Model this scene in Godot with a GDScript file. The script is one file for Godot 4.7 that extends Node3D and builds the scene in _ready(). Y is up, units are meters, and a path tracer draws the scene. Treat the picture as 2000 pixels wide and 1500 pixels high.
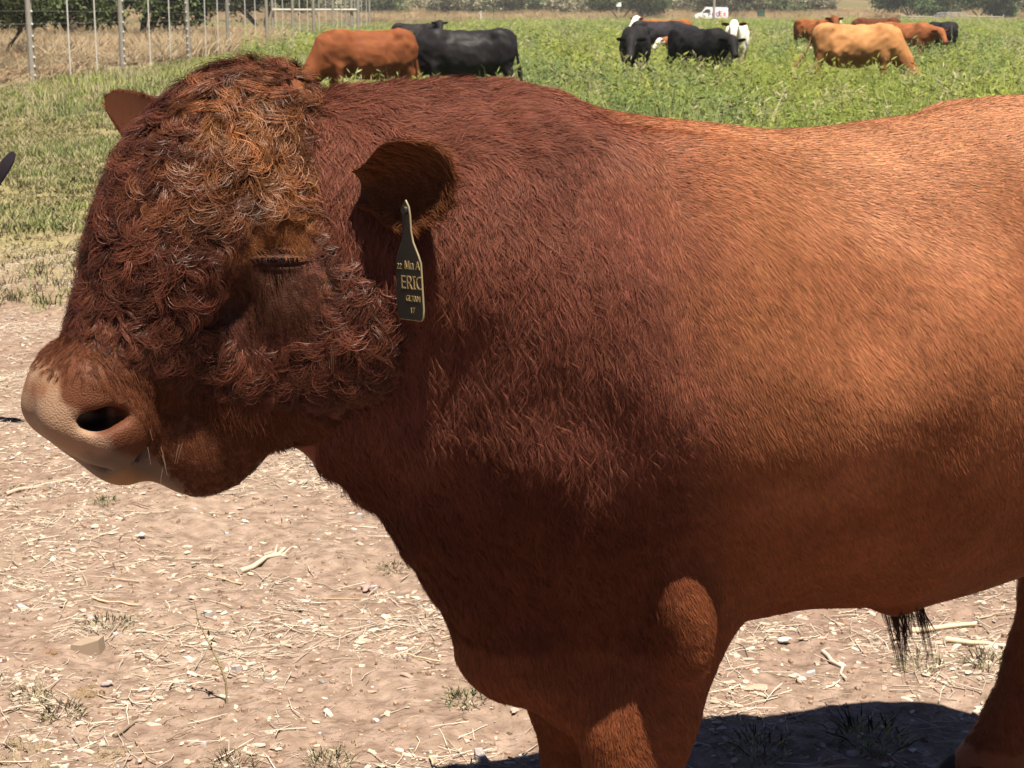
extends Node3D

func _ready() -> void:
	rng.seed = 71
	# ---- camera, sky, sun, exposure
	var cam := Camera3D.new()
	cam.name = "camera"
	add_child(cam)
	cam.position = Vector3(0, 1.5, 0)
	cam.rotation_degrees = Vector3(-12, 0, 0)
	cam.fov = 24.87
	cam.near = 0.05
	cam.far = 3000.0
	cam.current = true
	var lens := CameraAttributesPhysical.new()
	lens.frustum_focal_length = 54.42
	lens.frustum_focus_distance = 2.45
	lens.frustum_near = 0.05
	lens.frustum_far = 3000.0
	lens.exposure_aperture = 25.0
	cam.attributes = lens
	cam.fov = 24.87
	var world := WorldEnvironment.new()
	world.name = "environment"
	var env := Environment.new()
	env.tonemap_mode = Environment.TONE_MAPPER_LINEAR
	env.tonemap_exposure = 2.62
	env.background_mode = Environment.BG_SKY
	var sky := Sky.new()
	var sm := ProceduralSkyMaterial.new()
	sm.sky_top_color = Color(0.34, 0.48, 0.72)
	sm.sky_horizon_color = Color(0.68, 0.78, 0.88)
	sm.ground_bottom_color = Color(0.45, 0.36, 0.28)
	sm.ground_horizon_color = Color(0.62, 0.60, 0.52)
	sm.sky_curve = 0.12
	sky.sky_material = sm
	env.sky = sky
	env.background_energy_multiplier = 0.22
	env.fog_enabled = true
	env.fog_density = 0.00022
	env.fog_light_color = Color(0.86, 0.87, 0.86)
	env.sdfgi_enabled = true
	env.ssao_enabled = true
	env.ssil_enabled = true
	world.environment = env
	add_child(world)
	var sun := DirectionalLight3D.new()
	sun.name = "sun"
	add_child(sun)
	sun.light_color = Color(1.0, 0.96, 0.89)
	sun.light_energy = 1.6
	sun.light_angular_distance = 0.5
	sun.shadow_enabled = true
	# high, a little behind the camera and to its right
	sun.look_at_from_position(Vector3(0.13, 1.0, 0.345), Vector3.ZERO, Vector3.RIGHT)
	build_ground()
	build_trees()
	build_fences()
	build_van()
	build_cows()
	build_bull()
	build_plants()
	build_litter()
# ------------------------------------------------------------------ helpers
var rng := RandomNumberGenerator.new()
var taken := {}

func numbered(called: String) -> String:
	if not taken.has(called):
		taken[called] = 0
		return called
	taken[called] += 1
	return "%s_%03d" % [called, taken[called]]

func tag(o: Node3D, label: String, category: String, group := "") -> Node3D:
	o.set_meta("label", label)
	o.set_meta("category", category)
	if group != "":
		o.set_meta("group", group)
	return o

func thing(called: String, label: String, category: String, where := Vector3.ZERO, turn := 0.0, group := "") -> Node3D:
	var o := Node3D.new()
	o.name = numbered(called)
	add_child(o)
	o.position = where
	o.rotation.y = turn
	tag(o, label, category, group)
	return o

func part(called: String, mesh: Mesh, mat: Material, parent: Node3D, kind := "") -> MeshInstance3D:
	var o := MeshInstance3D.new()
	o.name = numbered(called) if parent == self else called
	o.mesh = mesh
	if mat != null:
		o.material_override = mat
	if kind != "":
		o.set_meta("kind", kind)
	parent.add_child(o, true)
	return o

func many(called: String, mesh: Mesh, mat: Material, places: Array, tints: PackedColorArray, parent: Node3D, kind := "stuff") -> MultiMeshInstance3D:
	var mm := MultiMesh.new()
	mm.transform_format = MultiMesh.TRANSFORM_3D
	mm.use_colors = true
	mm.mesh = mesh
	mm.instance_count = places.size()
	for i in places.size():
		mm.set_instance_transform(i, places[i])
		mm.set_instance_color(i, tints[i])
	var o := MultiMeshInstance3D.new()
	o.name = numbered(called) if parent == self else called
	o.multimesh = mm
	o.material_override = mat
	if kind != "":
		o.set_meta("kind", kind)
	parent.add_child(o, true)
	return o

func lin(r: float, g: float, b: float) -> Color:
	return Color(r, g, b).linear_to_srgb()

func paint(r: float, g: float, b: float, rough := 0.8, spec := 0.3) -> StandardMaterial3D:
	var m := StandardMaterial3D.new()
	m.albedo_color = lin(r, g, b)
	m.roughness = rough
	m.metallic_specular = spec
	return m

func tinted(rough := 0.8, spec := 0.3) -> StandardMaterial3D:
	var m := StandardMaterial3D.new()
	m.albedo_color = Color.WHITE
	m.vertex_color_use_as_albedo = true
	m.roughness = rough
	m.metallic_specular = spec
	return m

func noise(seed_: int, freq: float, oct := 4) -> FastNoiseLite:
	var n := FastNoiseLite.new()
	n.seed = seed_
	n.frequency = freq
	n.noise_type = FastNoiseLite.TYPE_SIMPLEX_SMOOTH
	n.fractal_octaves = oct
	return n

# ------------------------------------------------------------------ plain mesh builder
class Shape:
	var v := PackedVector3Array()
	var n := PackedVector3Array()
	var c := PackedColorArray()
	var idx := PackedInt32Array()
	var uv := PackedVector2Array()
	var col := Color.WHITE
	func vert(p: Vector3, nn: Vector3) -> int:
		v.append(p)
		n.append(nn)
		c.append(col)
		return v.size() - 1
	func tri(a: int, b: int, d: int) -> void:
		idx.append(a)
		idx.append(b)
		idx.append(d)
	func quad_pts(a: Vector3, b: Vector3, d: Vector3, e: Vector3) -> void:
		# corners given clockwise as seen from the front
		var nn := (d - a).cross(b - a)
		nn = (e - a).cross(b - a).normalized() if nn.length() < 1e-12 else nn.normalized()
		var i := vert(a, nn)
		vert(b, nn)
		vert(d, nn)
		vert(e, nn)
		tri(i, i + 1, i + 2)
		tri(i, i + 2, i + 3)
	func box(ctr: Vector3, size: Vector3, b := Basis()) -> void:
		var h := size * 0.5
		for ax in 3:
			for s in [-1.0, 1.0]:
				var nn := Vector3.ZERO
				nn[ax] = s
				var u := Vector3.ZERO
				u[(ax + 1) % 3] = 1.0
				var w := nn.cross(u)
				var o := ctr + b * (nn * h)
				var uu := b * (u * h)
				var ww := b * (w * h)
				quad_pts(o - uu - ww, o - uu + ww, o + uu + ww, o + uu - ww)
	func tube(pts: PackedVector3Array, radii: PackedFloat32Array, sides := 6, cap := true) -> void:
		# swept round bar through the points
		var k := pts.size()
		var ref := Vector3.UP
		var t0 := (pts[1] - pts[0]).normalized()
		if absf(t0.dot(ref)) > 0.9:
			ref = Vector3.RIGHT
		var base := v.size()
		var side := t0.cross(ref).normalized()
		for i in k:
			var t := (pts[mini(i + 1, k - 1)] - pts[maxi(i - 1, 0)]).normalized()
			side = (side - t * side.dot(t)).normalized()
			var up := side.cross(t)
			for j in sides:
				var a := TAU * j / sides
				var d := side * cos(a) + up * sin(a)
				vert(pts[i] + d * radii[i], d)
		for i in k - 1:
			for j in sides:
				var a := base + i * sides + j
				var b := base + i * sides + (j + 1) % sides
				tri(a, b, a + sides)
				tri(b, b + sides, a + sides)
		if cap:
			for e in [0, k - 1]:
				var t := (pts[mini(e + 1, k - 1)] - pts[maxi(e - 1, 0)]).normalized() * (-1.0 if e == 0 else 1.0)
				var m := vert(pts[e], t)
				for j in sides:
					vert(v[base + e * sides + j], t)
				for j in sides:
					if e == 0:
						tri(m, m + 1 + (j + 1) % sides, m + 1 + j)
					else:
						tri(m, m + 1 + j, m + 1 + (j + 1) % sides)
	func bar(a: Vector3, b: Vector3, r: float, r2 := -1.0, sides := 6) -> void:
		tube(PackedVector3Array([a, b]), PackedFloat32Array([r, r if r2 < 0.0 else r2]), sides)
	func ribbon(pts: PackedVector3Array, wide: PackedFloat32Array, side: Vector3, nn: Vector3) -> void:
		# flat strip through the points; side is the direction of its width
		var base := v.size()
		for i in pts.size():
			vert(pts[i] - side * wide[i], nn)
			vert(pts[i] + side * wide[i], nn)
		for i in pts.size() - 1:
			var a := base + i * 2
			tri(a, a + 1, a + 2)
			tri(a + 1, a + 3, a + 2)
	func prism(o: PackedVector2Array, z0: float, z1: float) -> void:
		# outline in x, y pulled from z0 to z1
		var t := Geometry2D.triangulate_polygon(o)
		for side in 2:
			var b := v.size()
			var nn := Vector3(0, 0, 1.0 if side == 1 else -1.0)
			for p in o:
				vert(Vector3(p.x, p.y, z1 if side == 1 else z0), nn)
			for i in range(0, t.size(), 3):
				var x := o[t[i]]
				var y := o[t[i + 1]]
				var z := o[t[i + 2]]
				var ccw := (y - x).cross(z - x) > 0.0
				if ccw == (side == 1):
					tri(b + t[i], b + t[i + 2], b + t[i + 1])
				else:
					tri(b + t[i], b + t[i + 1], b + t[i + 2])
		var area := 0.0
		for i in o.size():
			area += o[i].cross(o[(i + 1) % o.size()])
		for i in o.size():
			var a := o[i]
			var c2 := o[(i + 1) % o.size()]
			if area < 0.0:
				var sw := a
				a = c2
				c2 = sw
			quad_pts(Vector3(a.x, a.y, z0), Vector3(a.x, a.y, z1), Vector3(c2.x, c2.y, z1), Vector3(c2.x, c2.y, z0))
	func mesh() -> ArrayMesh:
		var arr := []
		arr.resize(Mesh.ARRAY_MAX)
		arr[Mesh.ARRAY_VERTEX] = v
		arr[Mesh.ARRAY_NORMAL] = n
		arr[Mesh.ARRAY_COLOR] = c
		if uv.size() == v.size():
			arr[Mesh.ARRAY_TEX_UV] = uv
		arr[Mesh.ARRAY_INDEX] = idx
		var m := ArrayMesh.new()
		m.add_surface_from_arrays(Mesh.PRIMITIVE_TRIANGLES, arr)
		return m
	func recompute_normals() -> void:
		for i in n.size():
			n[i] = Vector3.ZERO
		for i in range(0, idx.size(), 3):
			var a := idx[i]
			var b := idx[i + 1]
			var d := idx[i + 2]
			var nn := (v[d] - v[a]).cross(v[b] - v[a])
			n[a] += nn
			n[b] += nn
			n[d] += nn
		for i in n.size():
			n[i] = n[i].normalized()

# ------------------------------------------------------------------ smooth-union distance field, meshed as surface nets
class Field:
	var kind := PackedInt32Array()
	var blend := PackedFloat32Array()     # below 0: carve
	var ctr: Array[Vector3] = []
	var end: Array[Vector3] = []
	var bas: Array[Basis] = []            # rows turn the world into the blob's own axes
	var rad: Array[Vector3] = []
	var loft: Array = []                  # stations of the trunk
	var lx := PackedFloat32Array()
	var ltab := PackedFloat32Array()      # resampled: top, bottom, half width, low taper, centre z
	var l0 := 0.0
	var l1 := 0.0
	var ln := 0
	var waist := 0.5                      # height of the widest place of the trunk
	func blob(c: Vector3, r: Vector3, k: float, b := Basis()) -> void:
		kind.append(0)
		ctr.append(c)
		end.append(c)
		rad.append(r)
		bas.append(b.transposed())
		blend.append(k)
	func bone(a: Vector3, b: Vector3, ra: float, rb: float, k: float, flat := 1.0) -> void:
		# tapered capsule; flat squeezes it along z
		kind.append(1)
		ctr.append(a)
		end.append(b)
		rad.append(Vector3(ra, rb, flat))
		bas.append(Basis())
		blend.append(k)
	func trunk(stations: Array, k: float) -> void:
		# each station: x, top, bottom, half width, low taper, centre z; smooth in between
		kind.append(2)
		ctr.append(Vector3.ZERO)
		end.append(Vector3.ZERO)
		rad.append(Vector3.ONE)
		bas.append(Basis())
		blend.append(k)
		l0 = stations[0][0]
		l1 = stations[stations.size() - 1][0]
		ln = 160
		for i in ln + 1:
			var x := lerpf(l0, l1, float(i) / ln)
			var s := 0
			while s < stations.size() - 2 and stations[s + 1][0] < x:
				s += 1
			var p: Array = stations[maxi(s - 1, 0)]
			var a: Array = stations[s]
			var b: Array = stations[s + 1]
			var q: Array = stations[mini(s + 2, stations.size() - 1)]
			var t: float = (x - a[0]) / (b[0] - a[0])
			for j in range(1, 6):
				var ma: float = (b[j] - p[j]) / (b[0] - p[0]) * (b[0] - a[0])
				var mb: float = (q[j] - a[j]) / (q[0] - a[0]) * (b[0] - a[0])
				var t2 := t * t
				var t3 := t2 * t
				ltab.append((2.0 * t3 - 3.0 * t2 + 1.0) * a[j] + (t3 - 2.0 * t2 + t) * ma + (3.0 * t2 - 2.0 * t3) * b[j] + (t3 - t2) * mb)
	func one(i: int, p: Vector3) -> float:
		match kind[i]:
			0:
				var q: Vector3 = bas[i] * (p - ctr[i])
				var r: Vector3 = rad[i]
				var u := q / r
				var k0 := u.length()
				var k1 := (u / r).length()
				return k0 * (k0 - 1.0) / maxf(k1, 1e-6) if k0 > 0.05 else -minf(r.x, minf(r.y, r.z))
			1:
				var r: Vector3 = rad[i]
				var a: Vector3 = ctr[i]
				var ab: Vector3 = end[i] - a
				var ap := p - a
				if r.z != 1.0:
					ab.z /= r.z
					ap.z /= r.z
				var t := clampf(ap.dot(ab) / ab.length_squared(), 0.0, 1.0)
				var d := (ap - ab * t).length() - lerpf(r.x, r.y, t)
				return d * minf(r.z, 1.0)
			_:
				var x := clampf(p.x, l0, l1)
				var f := (x - l0) / (l1 - l0) * ln
				var j := mini(int(f), ln - 1)
				f -= j
				var o := j * 5
				var top := lerpf(ltab[o], ltab[o + 5], f)
				var bot := lerpf(ltab[o + 1], ltab[o + 6], f)
				var hw := lerpf(ltab[o + 2], ltab[o + 7], f)
				var low := lerpf(ltab[o + 3], ltab[o + 8], f)
				var cz := lerpf(ltab[o + 4], ltab[o + 9], f)
				var hy := (top - bot) * waist
				var vv := p.y - bot - hy
				if vv > 0.0:
					hy = (top - bot) - hy
				vv /= hy
				var v2 := minf(vv * vv, 1.3)
				var w := hw * (1.0 - (low if vv < 0.0 else 0.3) * v2 * 0.8)
				var u := (p.z - cz) / w
				var k0 := sqrt(u * u + vv * vv)
				var k1 := sqrt(u * u / (w * w) + vv * vv / (hy * hy))
				var d := k0 * (k0 - 1.0) / maxf(k1, 1e-5) if k0 > 0.1 else -minf(w, hy)
				var e := absf(p.x - x)
				return d if e <= 0.0 else (sqrt(maxf(d, 0.0) * maxf(d, 0.0) + e * e) if d > 0.0 else e)
	func at(p: Vector3, which: PackedInt32Array) -> float:
		var d := 1e9
		for i in which:
			var e := one(i, p)
			var k := blend[i]
			if k >= 0.0:
				if d > 1e8:
					d = e
				else:
					var h := k - absf(d - e)
					d = minf(d, e) - (h * h * 0.25 / k if h > 0.0 else 0.0)
			else:
				e = -e
				var h := -k - absf(d - e)
				d = maxf(d, e) + (h * h * 0.25 / -k if h > 0.0 else 0.0)
		return d
	func all() -> PackedInt32Array:
		var l := PackedInt32Array()
		for i in kind.size():
			l.append(i)
		return l
	func nets(lo: Vector3, hi: Vector3, cell: float, clip_n := Vector3.ZERO, clip_d := 0.0) -> Shape:
		# blocks far from the surface are skipped; clip keeps cells with clip_n . p > clip_d
		const B := 5
		var bn := Vector3i(((hi - lo) / (cell * B)).ceil())
		var g := bn * B + Vector3i.ONE
		var val := PackedFloat32Array()
		val.resize(g.x * g.y * g.z)
		val.fill(1e9)
		var half := cell * B * 0.5
		var reach := half * 1.75
		var every := all()
		var blocks: Array[Vector3i] = []
		var near := PackedInt32Array()
		var gx := 1
		var gy := g.x
		var gz := g.x * g.y
		var ds := PackedFloat32Array()
		ds.resize(kind.size())
		for bz in bn.z:
			for by in bn.y:
				for bx in bn.x:
					var c := lo + Vector3(bx, by, bz) * (cell * B) + Vector3.ONE * half
					if clip_n != Vector3.ZERO and clip_n.dot(c) < clip_d - reach:
						continue
					var lowest := 1e9
					for i in every:
						var e := one(i, c)
						ds[i] = e
						if blend[i] >= 0.0:
							lowest = minf(lowest, e - blend[i] * 0.3)
					if lowest > reach * 1.4 or lowest < -reach * 3.0 - 0.05:
						continue
					near.clear()
					for i in every:
						if blend[i] >= 0.0 and ds[i] < lowest + reach * 2.2 + blend[i] * 1.3 or blend[i] < 0.0 and ds[i] < reach * 1.4 - blend[i]:
							near.append(i)
					var mid := at(c, near)
					if absf(mid) > reach * 1.5:
						continue
					blocks.append(Vector3i(bx, by, bz))
					for z in B + 1:
						for y in B + 1:
							var row := (bx * B) + (by * B + y) * gy + (bz * B + z) * gz
							for x in B + 1:
								if val[row + x] > 1e8:
									val[row + x] = at(lo + Vector3(bx * B + x, by * B + y, bz * B + z) * cell, near)
		var s := Shape.new()
		var vid := {}
		for b in blocks:
			for z in B:
				for y in B:
					for x in B:
						var cx := b.x * B + x
						var cy := b.y * B + y
						var cz := b.z * B + z
						var i := cx + cy * gy + cz * gz
						var v0 := val[i]
						var v1 := val[i + gx]
						var v2 := val[i + gy]
						var v3 := val[i + gx + gy]
						var v4 := val[i + gz]
						var v5 := val[i + gx + gz]
						var v6 := val[i + gy + gz]
						var v7 := val[i + gx + gy + gz]
						var m := int(v0 < 0.0) + int(v1 < 0.0) + int(v2 < 0.0) + int(v3 < 0.0) + int(v4 < 0.0) + int(v5 < 0.0) + int(v6 < 0.0) + int(v7 < 0.0)
						if m == 0 or m == 8:
							continue
						var sum := Vector3.ZERO
						var cnt := 0
						if (v0 < 0.0) != (v1 < 0.0):
							sum += Vector3(v0 / (v0 - v1), 0, 0)
							cnt += 1
						if (v2 < 0.0) != (v3 < 0.0):
							sum += Vector3(v2 / (v2 - v3), 1, 0)
							cnt += 1
						if (v4 < 0.0) != (v5 < 0.0):
							sum += Vector3(v4 / (v4 - v5), 0, 1)
							cnt += 1
						if (v6 < 0.0) != (v7 < 0.0):
							sum += Vector3(v6 / (v6 - v7), 1, 1)
							cnt += 1
						if (v0 < 0.0) != (v2 < 0.0):
							sum += Vector3(0, v0 / (v0 - v2), 0)
							cnt += 1
						if (v1 < 0.0) != (v3 < 0.0):
							sum += Vector3(1, v1 / (v1 - v3), 0)
							cnt += 1
						if (v4 < 0.0) != (v6 < 0.0):
							sum += Vector3(0, v4 / (v4 - v6), 1)
							cnt += 1
						if (v5 < 0.0) != (v7 < 0.0):
							sum += Vector3(1, v5 / (v5 - v7), 1)
							cnt += 1
						if (v0 < 0.0) != (v4 < 0.0):
							sum += Vector3(0, 0, v0 / (v0 - v4))
							cnt += 1
						if (v1 < 0.0) != (v5 < 0.0):
							sum += Vector3(1, 0, v1 / (v1 - v5))
							cnt += 1
						if (v2 < 0.0) != (v6 < 0.0):
							sum += Vector3(0, 1, v2 / (v2 - v6))
							cnt += 1
						if (v3 < 0.0) != (v7 < 0.0):
							sum += Vector3(1, 1, v3 / (v3 - v7))
							cnt += 1
						var p := lo + (Vector3(cx, cy, cz) + sum / cnt) * cell
						vid[i] = s.vert(p, Vector3.UP)
		for i: int in vid:
			var v0 := val[i]
			for ax in 3:
				var st: int = [gx, gy, gz][ax]
				var s1: int = [gy, gz, gx][ax]
				var s2: int = [gz, gx, gy][ax]
				var v1 := val[i + st]
				if (v0 < 0.0) == (v1 < 0.0) or v1 > 1e8:
					continue
				if not (vid.has(i - s1) and vid.has(i - s2) and vid.has(i - s1 - s2)):
					continue
				var a: int = vid[i]
				var b: int = vid[i - s1]
				var c: int = vid[i - s1 - s2]
				var d: int = vid[i - s2]
				if clip_n != Vector3.ZERO and clip_n.dot(s.v[a]) < clip_d:
					continue
				if v0 < 0.0:
					s.tri(a, d, c)
					s.tri(a, c, b)
				else:
					s.tri(a, c, d)
					s.tri(a, b, c)
		s.recompute_normals()
		return s
# ------------------------------------------------------------------ ground
var lumps: FastNoiseLite
var patches: FastNoiseLite

func rise(z: float) -> float:
	# flat field, a low bank beyond the far road, then the foot of a hill
	return 1.9 * smoothstep(-335.0, -385.0, z) + 60.0 * pow(clampf((-z - 385.0) / 500.0, 0.0, 1.5), 1.25)

func height(x: float, z: float) -> float:
	var h := rise(z)
	if z > -14.0 and absf(x) < 5.0:
		h += lumps.get_noise_2d(x * 1.3, z * 1.3) * 0.035 + lumps.get_noise_2d(x * 7.0, z * 7.0) * 0.008 + lumps.get_noise_2d(x * 31.0 + 50.0, z * 31.0) * 0.004
	return h

# how much green grows at a place, 0 to 1
func green(x: float, z: float) -> float:
	var w := patches.get_noise_2d(x * 0.6, z * 0.6) * 0.5 + patches.get_noise_2d(x * 2.6, z * 2.6) * 0.35
	var g := smoothstep(-8.3, -12.5, z + w * 3.4)
	if x < -10.6:
		g *= 0.12 if z > -96.0 else 0.9
	g *= 1.0 - smoothstep(-312.0, -322.0, z)
	return g

func lush(x: float, z: float) -> float:
	# tall weeds: the open field right of the fence, beyond the trodden edge
	var w := patches.get_noise_2d(x * 0.35 + 40.0, z * 0.35) * 4.0
	return clampf(smoothstep(-15.0, -30.0, z + w * 1.5 - smoothstep(-1.0, -6.0, x + w * 0.3) * -11.0), 0.0, 1.0) * smoothstep(-10.6, -7.0, x + w * 0.3) if z > -96.0 else smoothstep(-12.5, -9.0, x + z * 0.04 + 4.0)

func soil(x: float, z: float) -> Color:
	var w := patches.get_noise_2d(x * 1.7, z * 1.7)
	var f := lumps.get_noise_2d(x * 14.0, z * 14.0)
	var dirt := Color(0.255, 0.183, 0.146).lerp(Color(0.305, 0.232, 0.185), clampf(0.5 + w * 0.9, 0.0, 1.0))
	dirt = dirt * (1.0 + 0.16 * f)
	var dry := Color(0.36, 0.28, 0.18) * (1.0 + 0.12 * f)
	if z < -335.0:
		var hill := Color(0.20, 0.165, 0.095).lerp(Color(0.12, 0.125, 0.06), clampf(0.5 + patches.get_noise_2d(x * 0.05, z * 0.05) * 1.3, 0.0, 1.0))
		return dry.lerp(hill, smoothstep(-380.0, -410.0, z))
	if x < -10.6 and z > -96.0 or z < -312.0:
		return dirt.lerp(dry, 0.75)
	var g := green(x, z)
	var sward := Color(0.30, 0.27, 0.13).lerp(Color(0.13, 0.16, 0.05), lush(x, z))
	return dirt.lerp(sward, g * 0.85)

func build_ground() -> void:
	lumps = noise(3, 1.0, 3)
	patches = noise(8, 0.3, 3)
	var s := Shape.new()
	# fine near, coarse far: rows and columns of growing width
	var xs := PackedFloat32Array()
	var zs := PackedFloat32Array()
	var x := 0.0
	while x < 700.0:
		xs.append(x)
		x += 0.028 if x < 2.8 else maxf(0.028, (x - 2.3) * 0.09)
	var full := PackedFloat32Array()
	for i in range(xs.size() - 1, 0, -1):
		full.append(-xs[i])
	full.append_array(xs)
	var z := 40.0
	while z > -1000.0:
		zs.append(z)
		z -= maxf(0.028, (z + 1.6) * 0.12) if z > -1.6 else (0.028 if z > -9.0 else (-z - 8.0) * 0.024 + 0.03)
	for zz in zs:
		for xx in full:
			s.col = soil(xx, zz)
			s.vert(Vector3(xx, height(xx, zz), zz), Vector3.UP)
	var w := full.size()
	for j in zs.size() - 1:
		for i in w - 1:
			var a := j * w + i
			s.tri(a, a + w, a + 1)
			s.tri(a + 1, a + w, a + w + 1)
	s.recompute_normals()
	var m := tinted(0.95, 0.1)
	var ramp := Gradient.new()
	ramp.set_color(0, Color(0.70, 0.67, 0.65))
	ramp.set_color(1, Color(1.0, 1.0, 1.0))
	m.albedo_texture = speckle(21, 0.02, ramp)
	m.uv1_triplanar = true
	m.uv1_world_triplanar = true
	m.uv1_scale = Vector3.ONE * 1.3
	m.heightmap_enabled = true
	m.heightmap_scale = 1.7
	m.heightmap_texture = speckle(22, 0.03, null)
	part("ground", s.mesh(), m, self, "structure")

func speckle(seed_: int, freq: float, ramp: Gradient) -> NoiseTexture2D:
	var t := NoiseTexture2D.new()
	t.width = 512
	t.height = 512
	t.seamless = true
	var n := noise(seed_, freq, 5)
	t.noise = n
	if ramp != null:
		t.color_ramp = ramp
	return t
# ------------------------------------------------------------------ the bull
# own axes: x forward, y up, z away from the camera; q(x, y, n) counts n towards the camera
const BULL_AT := Vector3(0.115, 0, -2.6)
func q(x: float, y: float, n: float) -> Vector3:
	return Vector3(x, y, -n)
var head_o := Vector3(0.68, 0, 0)
var head_b := Basis()
# head axes: s from the poll to the muzzle, t out of the forehead, n to the near side
func hd(s: float, t: float, n: float) -> Vector3:
	return head_o + head_b * Vector3(-0.16 + s * 0.55 + t * 0.835, 1.415 - s * 0.835 + t * 0.55, -n)
func hd_inv(p: Vector3) -> Vector3:
	var l := head_b.transposed() * (p - head_o) - Vector3(-0.16, 1.415, 0)
	return Vector3(l.x * 0.55 - l.y * 0.835, l.x * 0.835 + l.y * 0.55, -l.z)

func bull_field() -> Field:
	head_b = Basis(Vector3.UP, deg_to_rad(10.0))
	var hb := head_b * Basis(Vector3(0.55, -0.835, 0), Vector3(0.835, 0.55, 0), Vector3(0, 0, -1))
	var f := Field.new()
	f.waist = 0.6
	# x, top, bottom, half width, low taper, centre z
	f.trunk([
		[-1.12, 1.24, 0.78, 0.13, 0.1, 0.0], [-1.03, 1.325, 0.66, 0.24, 0.1, 0.0], [-0.9, 1.365, 0.60, 0.29, 0.1, 0.0], [-0.78, 1.37, 0.555, 0.32, 0.15, 0.0], [-0.65, 1.355, 0.535, 0.355, 0.3, 0.0],
		[-0.5, 1.33, 0.535, 0.400, 0.35, 0.0], [-0.35, 1.325, 0.545, 0.400, 0.4, 0.0], [-0.2, 1.335, 0.53, 0.380, 0.6, 0.0], [-0.1, 1.348, 0.50, 0.350, 0.8, 0.0],
		[0.0, 1.365, 0.46, 0.31, 0.9, 0.0], [0.06, 1.388, 0.445, 0.295, 0.9, 0.0], [0.11, 1.400, 0.465, 0.28, 0.9, 0.0], [0.16, 1.406, 0.505, 0.265, 0.9, 0.0],
		[0.22, 1.405, 0.585, 0.245, 0.75, 0.0], [0.28, 1.402, 0.685, 0.225, 0.75, -0.01], [0.36, 1.393, 0.80, 0.19, 0.7, -0.01], [0.43, 1.375, 0.86, 0.115, 0.6, -0.015],
		[0.50, 1.34, 0.93, 0.07, 0.3, -0.02], [0.56, 1.28, 1.0, 0.05, 0.2, -0.02]], 0.05)
	for s: float in [1.0, -1.0]:
		# shoulder and upper arm
		f.blob(q(-0.06, 1.06, 0.20 * s), Vector3(0.17, 0.27, 0.13), 0.10, Basis(Vector3(0, 0, 1), 0.18))
		# crest of the neck
		f.blob(q(0.11, 1.20, 0.165 * s), Vector3(0.22, 0.13, 0.09), 0.10, Basis(Vector3(0, 0, 1), 0.12))
		# hip, thigh
		f.blob(q(-0.80, 1.28, 0.20 * s), Vector3(0.10, 0.07, 0.06), 0.10)
		f.blob(q(-0.98, 0.98, 0.20 * s), Vector3(0.20, 0.30, 0.13), 0.10)
	# near foreleg, with the elbow standing out
	f.bone(q(-0.115, 0.72, 0.11), q(-0.045, 0.43, 0.100), 0.130, 0.088, 0.07, 0.8)
	f.blob(q(-0.055, 0.648, 0.214), Vector3(0.048, 0.115, 0.055), 0.045, Basis(Vector3(0, 0, 1), -0.2))
	f.bone(q(-0.045, 0.43, 0.100), q(-0.035, 0.37, 0.10), 0.082, 0.066, 0.04, 0.85)
	f.bone(q(-0.035, 0.37, 0.10), q(-0.04, 0.13, 0.11), 0.052, 0.046, 0.05)
	f.bone(q(-0.04, 0.13, 0.11), q(0.0, 0.06, 0.11), 0.052, 0.058, 0.04)
	# far foreleg
	f.bone(q(-0.08, 0.70, -0.21), q(-0.055, 0.43, -0.20), 0.115, 0.075, 0.06, 0.85)
	f.bone(q(-0.055, 0.43, -0.20), q(-0.06, 0.37, -0.20), 0.072, 0.066, 0.04)
	f.bone(q(-0.06, 0.37, -0.20), q(-0.07, 0.13, -0.20), 0.052, 0.046, 0.05)
	f.bone(q(-0.07, 0.13, -0.20), q(-0.04, 0.06, -0.20), 0.052, 0.058, 0.04)
	f.blob(q(0.085, 0.475, 0.13), Vector3(0.028, 0.045, 0.06), -0.03)
	# brisket folds between the forelegs
	f.blob(q(0.08, 0.54, 0.0), Vector3(0.12, 0.08, 0.10), 0.06)
	f.bone(q(0.18, 0.66, 0.04), q(0.06, 0.47, 0.07), 0.05, 0.03, 0.05)
	# hind legs: the far one steps forward under the belly
	f.bone(q(-1.05, 0.80, -0.22), q(-1.11, 0.55, -0.22), 0.15, 0.08, 0.1, 0.8)
	f.bone(q(-1.11, 0.55, -0.22), q(-1.11, 0.42, -0.22), 0.075, 0.066, 0.05)
	f.bone(q(-1.11, 0.42, -0.22), q(-1.02, 0.15, -0.22), 0.058, 0.052, 0.05)
	f.bone(q(-1.02, 0.15, -0.22), q(-0.96, 0.06, -0.22), 0.055, 0.062, 0.04)
	f.bone(q(-0.98, 0.80, 0.22), q(-1.15, 0.52, 0.22), 0.15, 0.08, 0.1, 0.8)
	f.bone(q(-1.15, 0.52, 0.22), q(-1.14, 0.42, 0.22), 0.075, 0.07, 0.05)
	f.bone(q(-1.14, 0.42, 0.22), q(-1.10, 0.14, 0.22), 0.06, 0.05, 0.05)
	f.bone(q(-1.10, 0.14, 0.22), q(-1.06, 0.06, 0.22), 0.055, 0.06, 0.04)
	# sheath
	f.bone(q(-0.70, 0.605, 0.02), q(-0.555, 0.560, 0.03), 0.05, 0.040, 0.035)
	# hollows: behind the shoulder blade, at the flank, neck against shoulder
	f.blob(q(-0.27, 1.16, 0.42), Vector3(0.07, 0.12, 0.07), -0.10)
	f.blob(q(0.10, 0.86, 0.36), Vector3(0.05, 0.20, 0.08), -0.08, Basis(Vector3(0, 0, 1), -0.25))
	f.blob(q(-0.70, 0.80, 0.44), Vector3(0.08, 0.14, 0.07), -0.10)
	return f

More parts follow.
